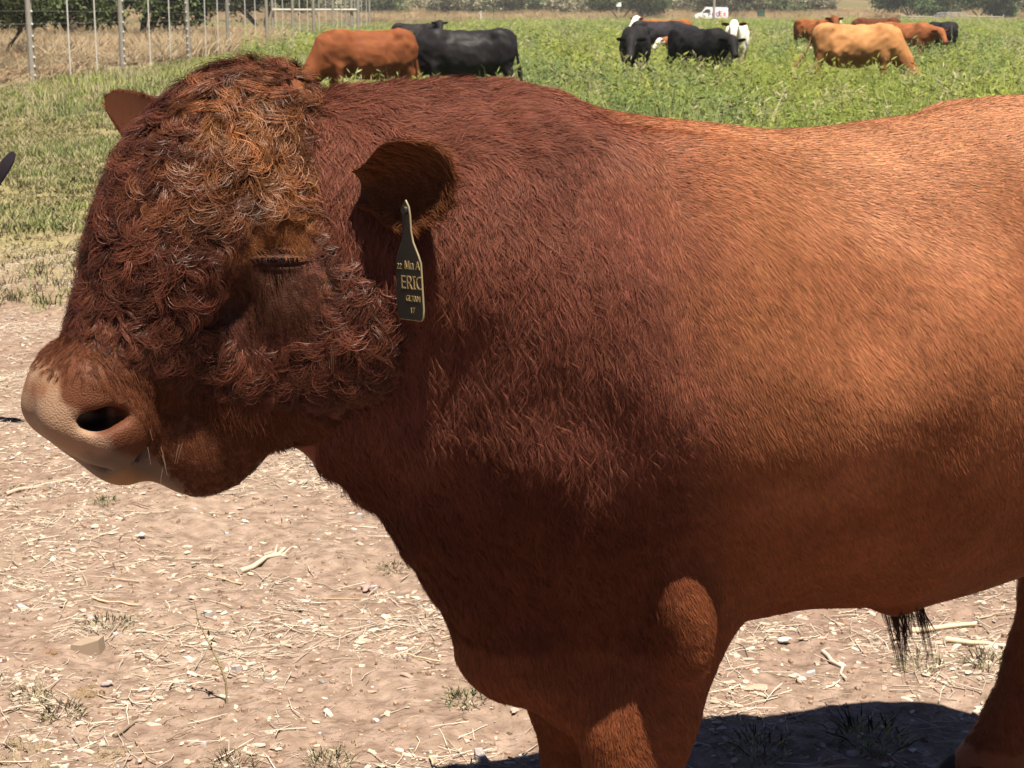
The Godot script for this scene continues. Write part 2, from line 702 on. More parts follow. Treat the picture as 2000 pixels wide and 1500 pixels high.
func head_field(f: Field) -> void:
	var hb := head_b * Basis(Vector3(0.55, -0.835, 0), Vector3(0.835, 0.55, 0), Vector3(0, 0, -1))
	f.blob(hd(0.16, -0.13, 0), Vector3(0.19, 0.16, 0.130), 0.06, hb)
	f.blob(hd(0.05, -0.07, 0), Vector3(0.09, 0.09, 0.09), 0.06, hb)
	f.blob(hd(0.17, -0.035, 0), Vector3(0.155, 0.108, 0.125), 0.05, hb)
	f.bone(hd(0.30, -0.075, 0), hd(0.475, -0.055, 0), 0.115, 0.076, 0.06, 0.95)
	f.bone(hd(0.30, -0.22, 0), hd(0.44, -0.23, 0), 0.12, 0.075, 0.06, 0.85)
	f.bone(hd(0.42, -0.22, 0), hd(0.525, -0.125, 0), 0.06, 0.045, 0.05)
	f.blob(hd(0.487, -0.055, 0), Vector3(0.040, 0.080, 0.086), 0.05, hb)
	f.blob(hd(0.518, -0.058, 0), Vector3(0.028, 0.055, 0.06), 0.04, hb)
	f.blob(hd(0.535, -0.112, 0), Vector3(0.026, 0.036, 0.055), 0.02, hb)
	f.blob(hd(0.47, -0.225, 0), Vector3(0.06, 0.05, 0.05), 0.05, hb)
	for s: float in [1.0, -1.0]:
		f.blob(hd(0.31, -0.24, 0.075 * s), Vector3(0.12, 0.10, 0.05), 0.05, hb)
		f.blob(hd(0.505, -0.06, 0.062 * s), Vector3(0.045, 0.05, 0.035), 0.03, hb)
		# cheek ridge, brow, the bare bulge under the eye, the pit in front of it
		f.bone(hd(0.165, -0.098, 0.112 * s), hd(0.255, -0.058, 0.104 * s), 0.040, 0.024, 0.025)
		f.blob(hd(0.235, -0.155, 0.105 * s), Vector3(0.05, 0.045, 0.04), 0.03, hb)
		f.blob(hd(0.290, -0.108, 0.135 * s), Vector3(0.035, 0.028, 0.03), -0.03, hb)
		# nostril with a raised rim
		f.bone(hd(0.462, -0.005, 0.062 * s), hd(0.515, -0.010, 0.045 * s), 0.024, 0.024, 0.045)
		f.blob(hd(0.502, -0.034, 0.076 * s), Vector3(0.015, 0.025, 0.040), -0.014, hb * Basis(Vector3(0, 0, 1), -0.45))
		f.blob(hd(0.484, -0.050, 0.090 * s), Vector3(0.009, 0.017, 0.03), -0.014, hb * Basis(Vector3(0, 0, 1), -0.3))
		# mouth line
		f.bone(hd(0.548, -0.086, 0.04 * s), hd(0.47, -0.152, 0.084 * s), 0.009, 0.007, -0.012)

# a leaf-shaped ear with thickness, cupped towards «open»
func ear_mesh(base: Vector3, tip: Vector3, across: Vector3, open: Vector3, cup: float, roof: float, inner: Color, outer: Color, tip_pow: float) -> Shape:
	var s := Shape.new()
	var nu := 18
	var nv := 12
	for side in 2:
		s.col = inner if side == 0 else outer
		for i in nu + 1:
			var u := float(i) / nu
			var w := (0.42 + 0.58 * smoothstep(0.0, 0.45, u)) * sqrt(maxf(0.0, 1.0 - pow(u, tip_pow)))
			for j in nv + 1:
				var v := -1.0 + 2.0 * j / nv
				var p := base.lerp(tip, u) + across * (w * v) + open * ((cup * w * v * v + roof * w * maxf(v, 0.0) * maxf(v, 0.0)) * (1.0 - pow(u, 3.0)) - 0.02 * sin(u * PI))
				s.vert(p - open * (0.007 * side), open)
	var row := nv + 1
	var half := (nu + 1) * row
	for i in nu:
		for j in nv:
			var a := i * row + j
			s.tri(a, a + 1, a + row)
			s.tri(a + 1, a + row + 1, a + row)
			a += half
			s.tri(a, a + row, a + 1)
			s.tri(a + 1, a + row, a + row + 1)
	for i in nu:
		for e: int in [0, nv]:
			var a := i * row + e
			var b := a + row
			if e == 0:
				s.tri(a, b, a + half)
				s.tri(b, b + half, a + half)
			else:
				s.tri(a, a + half, b)
				s.tri(b, a + half, b + half)
	s.recompute_normals()
	return s

# spread copies over a skin; rule(p, n) gives [density per square metre, direction, length scale, colour] or nothing
func spread(sh: Shape, rule: Callable, variants: int, seed_: int) -> Array:
	var r := RandomNumberGenerator.new()
	r.seed = seed_
	var out := []
	for k in variants:
		out.append([[], PackedColorArray()])
	for i in range(0, sh.idx.size(), 3):
		var a := sh.v[sh.idx[i]]
		var b := sh.v[sh.idx[i + 1]]
		var c := sh.v[sh.idx[i + 2]]
		var area := (b - a).cross(c - a).length() * 0.5
		var mid := (a + b + c) / 3.0
		var nn := (sh.n[sh.idx[i]] + sh.n[sh.idx[i + 1]] + sh.n[sh.idx[i + 2]]).normalized()
		var g: Array = rule.call(mid, nn)
		if g.is_empty():
			continue
		var want: float = g[0] * area
		var k := int(want) + (1 if r.randf() < want - int(want) else 0)
		for m in k:
			var u := r.randf()
			var w := r.randf()
			if u + w > 1.0:
				u = 1.0 - u
				w = 1.0 - w
			var p := a + (b - a) * u + (c - a) * w
			var d: Vector3 = g[1]
			d += Vector3(r.randfn(), r.randfn(), r.randfn()) * float(g[4])
			d = (d - nn * d.dot(nn)).normalized()
			var sz: float = g[2] * r.randf_range(0.7, 1.3)
			var z := d.cross(nn)
			var o: Array = out[r.randi() % variants]
			o[0].append(Transform3D(Basis(d * sz, nn * sz, z * sz), p))
			var col: Color = g[3]
			var e := r.randf_range(0.72, 1.3) if variants < 6 else r.randf_range(0.42, 1.55)
			o[1].append(Color(col.r * e, col.g * e * r.randf_range(0.94, 1.06), col.b * e, 1.0))
	return out

# a tuft of hairs along +x: wave bends them sideways, lift raises the tips, hook curls them over
func tuft(seed_: int, hairs: int, length: float, wide: float, spread_: float, lift: float, wave: float, hook: float, seg: int, mess := 0.16) -> ArrayMesh:
	var r := RandomNumberGenerator.new()
	r.seed = seed_
	var s := Shape.new()
	var ph := r.randf() * TAU
	var hk := hook * r.randf_range(0.7, 1.2) * (1.0 if r.randf() < 0.5 else -1.0)
	for h in hairs:
		s.col = Color(1, 1, 1) * r.randf_range(0.65, 1.35)
		var ang := r.randfn() * mess
		var p := Vector3(r.randf_range(-0.15, 0.15) * length, r.randf() * spread_ * 0.25, r.randf_range(-1.0, 1.0) * spread_)
		var pts := PackedVector3Array()
		var wd := PackedFloat32Array()
		var up := lift * r.randf_range(0.5, 1.5)
		var l := length * r.randf_range(0.75, 1.15)
		for i in seg + 1:
			var t := float(i) / seg
			pts.append(p)
			wd.append(wide * (1.0 - 0.85 * t * t) * 0.5)
			var a := ang + wave * cos(ph + t * TAU) + hk * t * t
			var rise := up * (1.0 - 2.0 * t) if hook > 0.0 else up * (1.0 - 0.6 * t)
			p += Vector3(cos(a), rise, sin(a)) * (l / seg)
			p.z *= 1.0 - 0.35 * t / seg * 2.0
		var nn := Vector3(r.randfn() * 0.15, 1.0, r.randfn() * 0.45).normalized()
		s.ribbon(pts, wd, Vector3(0, 0, 1).rotated(Vector3.RIGHT, r.randfn() * 0.5), nn)
		# strands turn with their path
		var base := s.v.size() - (seg + 1) * 2
		for i in seg + 1:
			var dir := (pts[mini(i + 1, seg)] - pts[maxi(i - 1, 0)]).normalized()
			var sd := dir.cross(nn).normalized() * wd[i]
			s.v[base + i * 2] = pts[i] + sd
			s.v[base + i * 2 + 1] = pts[i] - sd
			var n2 := (nn - dir * nn.dot(dir)).normalized()
			s.n[base + i * 2] = n2
			s.n[base + i * 2 + 1] = n2
	return s.mesh()

var coat_noise: FastNoiseLite

func coat_color(p: Vector3) -> Color:
	# sun-bleached back, redder and darker neck
	var w := coat_noise.get_noise_3dv(p * 4.0)
	var neck := smoothstep(-0.16, 0.06, p.x + (1.0 - p.y) * 0.12 + w * 0.08)
	var c := Color(0.300, 0.114, 0.053).lerp(Color(0.385, 0.176, 0.092), smoothstep(1.1, 1.38, p.y + w * 0.1) * smoothstep(0.0, -0.3, p.x))
	c = c.lerp(Color(0.215, 0.068, 0.027), smoothstep(1.0, 0.72, p.y + w * 0.15))  # lower flank, belly, legs: darker coat, with shade also put into the colour
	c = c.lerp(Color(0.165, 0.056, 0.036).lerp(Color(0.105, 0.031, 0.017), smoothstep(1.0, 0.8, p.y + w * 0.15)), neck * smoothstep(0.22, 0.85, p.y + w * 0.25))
	return c * (1.0 + 0.25 * w)

func curl_color(l: Vector3) -> Color:
	# l in head axes; near forehead lighter and redder, its sunlight put into the colour; dark elsewhere
	var w := coat_noise.get_noise_3dv(l * 9.0 + Vector3(5, 5, 5))
	var sunlit_ginger := clampf(1.0 - (l - Vector3(0.09, -0.05, 0.10)).length() / 0.15 + w * 0.6, 0.0, 1.0)
	return Color(0.088, 0.028, 0.016).lerp(Color(0.23, 0.090, 0.030), sunlit_ginger) * (1.0 + 0.35 * w)

func bare(l: Vector3) -> float:
	# 1 where the face carries no curls: muzzle, eye, the bulge below it, the jaw's underside
	var m := smoothstep(0.36, 0.46, l.x + maxf(0.0, -l.y - 0.12) * 0.5)
	m = maxf(m, smoothstep(1.5, 0.8, ((l - Vector3(0.228, -0.135, 0.13)) / Vector3(0.085, 0.078, 0.10)).length()))
	m = maxf(m, smoothstep(1.15, 0.85, ((l - Vector3(0.285, -0.105, 0.12)) / Vector3(0.055, 0.04, 0.07)).length()))
	m = maxf(m, smoothstep(-0.28, -0.31, l.y))
	return m

func build_bull() -> void:
	var t0 := Time.get_ticks_msec()
	coat_noise = noise(11, 1.0, 3)
	var bull := thing("bull", "large red bull with a dark curly head standing in the foreground", "bull", BULL_AT, deg_to_rad(202.0))
	var f := bull_field()
	var trunk := f.nets(Vector3(-1.3, 0.0, -0.5), Vector3(0.72, 1.5, 0.5), 0.012)
	# loose skin: upright folds on the neck, uneven muscle elsewhere
	var fold := noise(29, 1.0, 2)
	for i in trunk.v.size():
		var p := trunk.v[i]
		var neck := smoothstep(-0.02, 0.10, p.x) * smoothstep(0.55, 0.75, p.y)
		var a := absf(fold.get_noise_3d(p.x * 9.0 + p.y * 1.5, p.y * 1.6, p.z * 2.0))
		var b := fold.get_noise_3d(p.x * 3.2 + 7.0, p.y * 4.0, p.z * 3.0)
		var ribs := sin((p.x + (p.y - 1.0) * 0.25) * 62.0) * smoothstep(-0.3, -0.45, p.x) * smoothstep(0.62, 0.8, p.y) * smoothstep(1.25, 1.1, p.y)
		trunk.v[i] += trunk.n[i] * (neck * (0.004 - a * 0.015) + b * 0.009 + ribs * 0.0012)
	trunk.recompute_normals()
	var hf := Field.new()
	head_field(hf)
	hf.bone(hd(0.16, -0.20, 0.0), q(0.34, 1.10, 0.0), 0.14, 0.19, 0.08)
	var head := hf.nets(Vector3(0.2, 0.7, -0.42), Vector3(1.0, 1.52, 0.42), 0.0055)
	# skin colours
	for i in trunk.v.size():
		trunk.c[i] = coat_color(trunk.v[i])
	for i in head.v.size():
		var l := hd_inv(head.v[i])
		var c := curl_color(l) * 0.8
		var w := coat_noise.get_noise_3dv(l * 22.0)
		var nose := smoothstep(0.462, 0.482, l.x + w * 0.015 - maxf(0.0, absf(l.z) - 0.045) * 0.9 - maxf(0.0, -l.y - 0.06) * 0.35)
		c = c.lerp(Color(0.085, 0.029, 0.014), smoothstep(0.36, 0.43, l.x + w * 0.03))
		var pad := Color(0.25, 0.155, 0.10).lerp(Color(0.115, 0.08, 0.062), smoothstep(-0.035, -0.075, l.y + w * 0.02))
		pad = pad.lerp(Color(0.16, 0.055, 0.02), smoothstep(0.025, 0.055, l.y + w * 0.02))
		c = c.lerp(pad, nose)
		c = c.lerp(Color(0.22, 0.12, 0.055), smoothstep(0.53, 0.555, l.x) * smoothstep(-0.10, -0.12, l.y))
		for s: float in [1.0, -1.0]:
			var dn := (l - Vector3(0.498, -0.036, 0.062 * s)).length()
			c = c.lerp(Color(0.02, 0.008, 0.007), smoothstep(0.028, 0.018, dn))
			var eye := ((l - Vector3(0.245, -0.14, 0.13 * s)) / Vector3(0.055, 0.05, 0.06)).length()
			c = c.lerp(Color(0.045, 0.017, 0.011), smoothstep(1.1, 0.8, eye))
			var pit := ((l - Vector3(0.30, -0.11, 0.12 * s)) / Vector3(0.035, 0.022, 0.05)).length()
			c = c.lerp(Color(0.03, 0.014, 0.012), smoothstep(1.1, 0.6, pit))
			var brow := ((l - Vector3(0.20, -0.09, 0.13 * s)) / Vector3(0.035, 0.02, 0.06)).length()
			c = c.lerp(Color(0.16, 0.062, 0.02), smoothstep(1.2, 0.5, brow))
		head.c[i] = c
	var k0 := trunk.v.size()
	var skin := Shape.new()
	skin.v = trunk.v + head.v
	skin.n = trunk.n + head.n
	skin.c = trunk.c + head.c
	skin.idx = trunk.idx.duplicate()
	for i in head.idx:
		skin.idx.append(i + k0)
	var hide := tinted(0.62, 0.3)
	hide.uv1_triplanar = true
	hide.uv1_scale = Vector3.ONE * 9.0
	hide.heightmap_enabled = true
	hide.heightmap_scale = 0.12
	hide.heightmap_texture = speckle(77, 0.06, null)
	part("body", skin.mesh(), hide, bull)
	var hair := tinted(0.58, 0.2)
	var curl_hair := tinted(0.42, 0.30)
	var sleek := tinted(0.52, 0.2)
	for m: StandardMaterial3D in [curl_hair, hair]:
		m.backlight_enabled = true
		m.backlight = Color(0.6, 0.6, 0.6)
	# short coat
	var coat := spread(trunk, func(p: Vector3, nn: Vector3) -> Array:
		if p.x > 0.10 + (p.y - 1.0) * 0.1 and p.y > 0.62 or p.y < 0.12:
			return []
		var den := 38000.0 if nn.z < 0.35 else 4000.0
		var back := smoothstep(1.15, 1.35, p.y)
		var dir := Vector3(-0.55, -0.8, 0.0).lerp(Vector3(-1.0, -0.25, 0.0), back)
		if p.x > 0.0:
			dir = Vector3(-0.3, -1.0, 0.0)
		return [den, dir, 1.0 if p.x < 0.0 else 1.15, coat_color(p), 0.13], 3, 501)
	for k in 3:
		many("coat", tuft(31 + k, 12, 0.0135, 0.0006, 0.006, 0.07, 0.12, 0.0, 2), sleek, coat[k][0], coat[k][1], bull)
	# long wavy hair of neck and hump
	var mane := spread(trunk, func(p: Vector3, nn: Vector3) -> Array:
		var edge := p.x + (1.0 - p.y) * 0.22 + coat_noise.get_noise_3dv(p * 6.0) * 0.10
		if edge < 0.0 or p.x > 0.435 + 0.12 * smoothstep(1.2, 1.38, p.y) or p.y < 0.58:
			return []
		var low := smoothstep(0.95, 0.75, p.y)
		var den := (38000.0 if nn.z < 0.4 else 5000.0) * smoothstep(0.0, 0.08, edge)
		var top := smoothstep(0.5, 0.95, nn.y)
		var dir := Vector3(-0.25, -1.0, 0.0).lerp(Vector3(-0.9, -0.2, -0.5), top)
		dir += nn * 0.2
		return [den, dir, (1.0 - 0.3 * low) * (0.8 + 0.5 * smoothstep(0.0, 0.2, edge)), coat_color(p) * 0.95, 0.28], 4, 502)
	for k in 4:
		many("mane", tuft(41 + k, 14, 0.026, 0.0007, 0.006, 0.22, 0.42, 0.0, 5), hair, mane[k][0], mane[k][1], bull)
	# curls of head
	var curls := spread(head, func(p: Vector3, nn: Vector3) -> Array:
		var l := hd_inv(p)
		if l.x < -0.12 or l.y < -0.30 or p.x < 0.36:
			return []
		var b := bare(l)
		if b > 0.6:
			return []
		var den := 8500.0 if nn.z < 0.5 else 3500.0
		var down := smoothstep(0.30, 0.42, l.x)
		var dir := head_b * Vector3(0.2, -1.0, 0.0)
		var turn := coat_noise.get_noise_3dv(p * 14.0) * 3.2
		dir = dir.rotated(nn, turn * (1.0 - 0.6 * down)) + nn * 0.2
		return [den * 1.15 * (1.0 + b), dir, (1.0 - 0.35 * down) * (1.0 - 0.8 * b), curl_color(l), 0.3], 6, 503)
	for k in 6:
		many("curl", tuft(61 + k, 34, 0.050, 0.0007, 0.0055, 0.60, 0.5, 1.5 + 0.4 * k, 9, 0.05), curl_hair, curls[k][0], curls[k][1], bull)
	# short hair of the face where there are no curls
	var face := spread(head, func(p: Vector3, nn: Vector3) -> Array:
		var l := hd_inv(p)
		if l.x > 0.478 + maxf(0.0, -l.y - 0.06) * 0.35 - maxf(0.0, absf(l.z) - 0.05) * 0.3 or l.x < 0.1:
			return []
		var b := bare(l)
		if b < 0.3:
			return []
		var en := l - Vector3(0.202, -0.118, l.z)
		if absf(en.x * 0.5 - en.y * 0.83) < 0.042 and absf(en.x * 0.83 - en.y * 0.55) < 0.006:
			return []
		var c := Color(0.10, 0.034, 0.016)
		if l.x < 0.36:
			c = Color(0.055, 0.020, 0.012).lerp(Color(0.17, 0.066, 0.022), smoothstep(0.055, 0.015, absf((l.x - 0.185) * 0.83 - (l.y + 0.09) * 0.55 + 0.012)) * smoothstep(0.09, 0.04, absf((l.x - 0.2) * 0.5 + (l.y + 0.09) * 0.83)))
		return [26000.0 if nn.z < 0.5 else 5000.0, head_b * Vector3(-0.3, -1.0, 0.0), 0.55 + 0.7 * smoothstep(0.46, 0.40, l.x) * smoothstep(0.34, 0.38, l.x), c, 0.25], 2, 504)
	for k in 2:
		many("face_hair", tuft(81 + k, 8, 0.018, 0.0008, 0.005, 0.14, 0.1, 0.0, 2), hair, face[k][0], face[k][1], bull)
	# ears
	var inner := Color(0.07, 0.024, 0.013)
	var outer := Color(0.13, 0.040, 0.016)
	var em := tinted(0.7, 0.2)
	var near_ear := ear_mesh(q(0.405, 1.278, 0.165), q(0.332, 1.297, 0.322), Vector3(0.0, 0.060, 0.0), Vector3(0.72, -0.15, -0.66), 0.028, 0.03, inner, outer, 5.0)
	var far_ear := ear_mesh(q(0.57, 1.29, -0.12), q(0.655, 1.378, -0.33), Vector3(-0.02, 0.052, -0.01), Vector3(0.75, 0.1, 0.63), 0.022, 0.0, inner, outer, 1.6)
	for e: Shape in [near_ear, far_ear]:
		var ear := part("ear", e.mesh(), em, bull)
		var along := Vector3(-1.0, -0.15, -0.9) if e == near_ear else Vector3(0.4, 0.4, 1.0)
		var fuzz := spread(e, func(p: Vector3, _nn: Vector3) -> Array:
			return [30000.0, along, 0.9 if e == near_ear and _nn.dot(Vector3(0.72, -0.15, -0.66)) > 0.2 else 0.55, outer * 0.9 if e == far_ear else Color(0.14, 0.05, 0.02), 0.35], 1, 505)
		many("ear_fuzz", tuft(91, 8, 0.022, 0.0008, 0.004, 0.2, 0.2, 0.0, 2), hair, fuzz[0][0], fuzz[0][1], ear)
	# eyes, half shut: ball, lids, lashes
	var eye := SphereMesh.new()
	eye.radius = 0.021
	eye.height = 0.042
	eye.radial_segments = 24
	eye.rings = 14
	var all_head := hf.all()
	for s: float in [1.0, -1.0]:
		var on := func(a: float, b: float) -> float:
			var n := 0.2
			while n > 0.0 and hf.at(hd(a, b, n * s), all_head) > 0.0:
				n -= 0.002
			return n
		var n0: float = on.call(0.202, -0.118)
		var e := part("eye", eye, paint(0.008, 0.006, 0.005, 0.3, 0.3), bull)
		e.position = hd(0.203, -0.118, (n0 - 0.0155) * s)
		for upper in 2:
			var lid := Shape.new()
			lid.col = Color(0.045, 0.017, 0.010) if upper == 0 else Color(0.032, 0.013, 0.009)
			var nu := 18
			var nw := 8
			for i in nu + 1:
				var u := float(i) / nu
				var bow := sin(u * PI)
				for j in nw + 1:
					var w := float(j) / nw
					var off := (0.0028 + 0.024 * w) * (0.3 + 0.7 * sqrt(bow))
					if upper == 0:
						off = -off
					# away from the slit: up is along (-0.835, 0.55) in s, t
					var a := lerpf(0.226, 0.178, u) + 0.835 * off
					var b := lerpf(-0.076, -0.160, u) - 0.55 * off
					var high := 0.008 * bow * (1.0 - w * w) * (0.8 + 0.2 * cos(w * 14.0)) - 0.004 * w - 0.002 * (1.0 - bow)
					lid.vert(hd(a, b, (float(on.call(a, b)) + high) * s), Vector3.UP)
			for i in nu:
				for j in nw:
					var k := i * (nw + 1) + j
					if (upper == 0) == (s > 0.0):
						lid.tri(k, k + 1, k + nw + 1)
						lid.tri(k + 1, k + nw + 2, k + nw + 1)
					else:
						lid.tri(k, k + nw + 1, k + 1)
						lid.tri(k + 1, k + nw + 1, k + nw + 2)
			lid.recompute_normals()
			var lid_hair := spread(lid, func(_p: Vector3, _n: Vector3) -> Array:
				return [30000.0, head_b * Vector3(-0.35, -0.5 if upper == 0 else -1.0, 0.0), 0.42, Color(0.15, 0.056, 0.022) if upper == 0 else Color(0.050, 0.019, 0.012), 0.25], 1, 506)
			many("lid_hair", tuft(83, 8, 0.018, 0.0008, 0.005, 0.14, 0.1, 0.0, 2), hair, lid_hair[0][0], lid_hair[0][1], e).transform = e.transform.affine_inverse()
			part("eyelid", lid.mesh(), tinted(0.6, 0.25), e).transform = e.transform.affine_inverse()
		var lash := Shape.new()
		lash.col = Color(0.02, 0.01, 0.008)
		for i in 34:
			var u := rng.randf_range(0.08, 0.95)
			var a := lerpf(0.226, 0.178, u) - 0.003
			var b := lerpf(-0.076, -0.160, u) + 0.002
			var p := hd(a, b, (n0 + 0.008) * s)
			var d := head_b * Vector3(rng.randf_range(-0.3, 0.4), rng.randf_range(-0.8, -0.3), -1.0 * s)
			lash.tube(PackedVector3Array([p, p + d * 0.008, p + d * 0.014 + Vector3(0, 0.003, 0)]), PackedFloat32Array([0.0006, 0.0005, 0.0002]), 3)
		part("eyelashes", lash.mesh(), tinted(0.5), e, "stuff").transform = e.transform.affine_inverse()
	# hooves
	var hoof := paint(0.03, 0.025, 0.022, 0.6, 0.3)
	for at: Vector3 in [q(0.015, 0.03, 0.11), q(-0.025, 0.03, -0.20), q(-0.945, 0.03, -0.22), q(-1.045, 0.03, 0.22)]:
		for s: float in [1.0, -1.0]:
			var hs := Field.new()
			hs.blob(Vector3(0, 0.012, 0), Vector3(0.062, 0.048, 0.032), 0.01)
			hs.blob(Vector3(0, -0.06, 0), Vector3(0.2, 0.032, 0.2), -0.004)
			var hm := hs.nets(Vector3(-0.08, -0.05, -0.05), Vector3(0.09, 0.08, 0.05), 0.010)
			part("hoof", hm.mesh(), hoof, bull).position = at + Vector3(0.012, 0, 0.033 * s)
	# long hairs hanging at the sheath
	var wisp: Array = []
	var wisp_tint := PackedColorArray()
	for i in 44:
		var p := q(-0.535 - rng.randf() * 0.075, 0.528 + rng.randf() * 0.012, 0.03 + rng.randfn() * 0.02)
		var d := Vector3(-0.28 + rng.randfn() * 0.16, -1.0, rng.randfn() * 0.12).normalized()
		var nn := Vector3(1, 0, 0.2)
		nn = (nn - d * nn.dot(d)).normalized()
		var sz := rng.randf_range(0.6, 1.0) * (1.75 if i % 5 == 0 else 0.85)
		wisp.append(Transform3D(Basis(d * sz, nn * sz, d.cross(nn) * sz), p))
		wisp_tint.append(Color(0.035, 0.014, 0.009))
	many("belly_hair", tuft(95, 18, 0.085, 0.0010, 0.007, 0.02, 0.12, 0.0, 6, 0.05), hair, wisp, wisp_tint, bull)
	# whiskers
	var wh := Shape.new()
	for i in 7:
		var p := hd(rng.randf_range(0.46, 0.53), rng.randf_range(-0.16, -0.08), 0.078)
		var d := (Vector3(0.25, -0.75, -0.7) + Vector3(rng.randfn(), rng.randfn(), rng.randfn()) * 0.25).normalized()
		wh.tube(PackedVector3Array([p, p + d * 0.012, p + d * 0.028 + Vector3(0, -0.004, 0)]), PackedFloat32Array([0.00028, 0.00022, 0.00015]), 3)
	part("whiskers", wh.mesh(), paint(0.16, 0.10, 0.07, 0.5), bull, "stuff")
	ear_tag(bull.transform)

func ear_tag(at: Transform3D) -> void:
	var t := thing("ear_tag", "black plastic ear tag with gold handwriting hanging from the red bull's near ear", "ear tag", at * q(0.387, 1.268, 0.30), deg_to_rad(-52.0))
	t.rotation.z = deg_to_rad(3.5)
	# outline of the tag: a narrow neck that widens into the plate
	var o := PackedVector2Array()
	for k: Array in [[0.0, 0.004], [0.006, -0.004], [0.008, -0.014], [0.0085, -0.034], [0.012, -0.048], [0.022, -0.064], [0.027, -0.074], [0.0285, -0.132], [0.027, -0.142], [0.023, -0.146]]:
		o.append(Vector2(k[0], k[1]))
	for i in range(o.size() - 1, 0, -1):
		o.append(Vector2(-o[i].x, o[i].y))
	var s := Shape.new()
	s.prism(o, 0.0, 0.0028)
	var black := paint(0.012, 0.012, 0.011, 0.35, 0.45)
	part("plate", s.mesh(), black, t)
	var rim := Shape.new()
	var path := PackedVector3Array()
	var rr := PackedFloat32Array()
	for i in o.size() + 1:
		path.append(Vector3(o[i % o.size()].x, o[i % o.size()].y, 0.0014))
		rr.append(0.0013)
	rim.tube(path, rr, 6, false)
	part("rim", rim.mesh(), paint(0.20, 0.16, 0.09, 0.35, 0.5), t)
	var knob := CylinderMesh.new()
	knob.top_radius = 0.005
	knob.bottom_radius = 0.006
	knob.height = 0.005
	var kb := part("stud", knob, black, t)
	kb.position = Vector3(0, -0.008, 0.004)
	kb.rotation.x = PI / 2
	var gold := paint(0.24, 0.175, 0.08, 0.7)
	for w: Array in [["22", 0.007, -0.019, -0.079], ["Mn A", 0.0105, 0.009, -0.077], ["ERIC", 0.0165, 0.006, -0.099], ["GL7001", 0.007, 0.009, -0.119], ["17", 0.007, 0.006, -0.134]]:
		letters(w[0], w[1], Vector3(w[2], w[3], 0.0031), gold, t)

func letters(text: String, high: float, at: Vector3, mat: Material, parent: Node3D, deep := 0.0008) -> MeshInstance3D:
	var tm := TextMesh.new()
	var f := SystemFont.new()
	f.font_names = PackedStringArray(["Droid Sans"])
	f.font_weight = 700 if deep > 0.005 else 400
	tm.font = f
	tm.text = text
	tm.font_size = 64
	tm.pixel_size = high / 46.0
	tm.depth = deep
	var o := part("lettering", tm, mat, parent)
	o.position = at
	return o
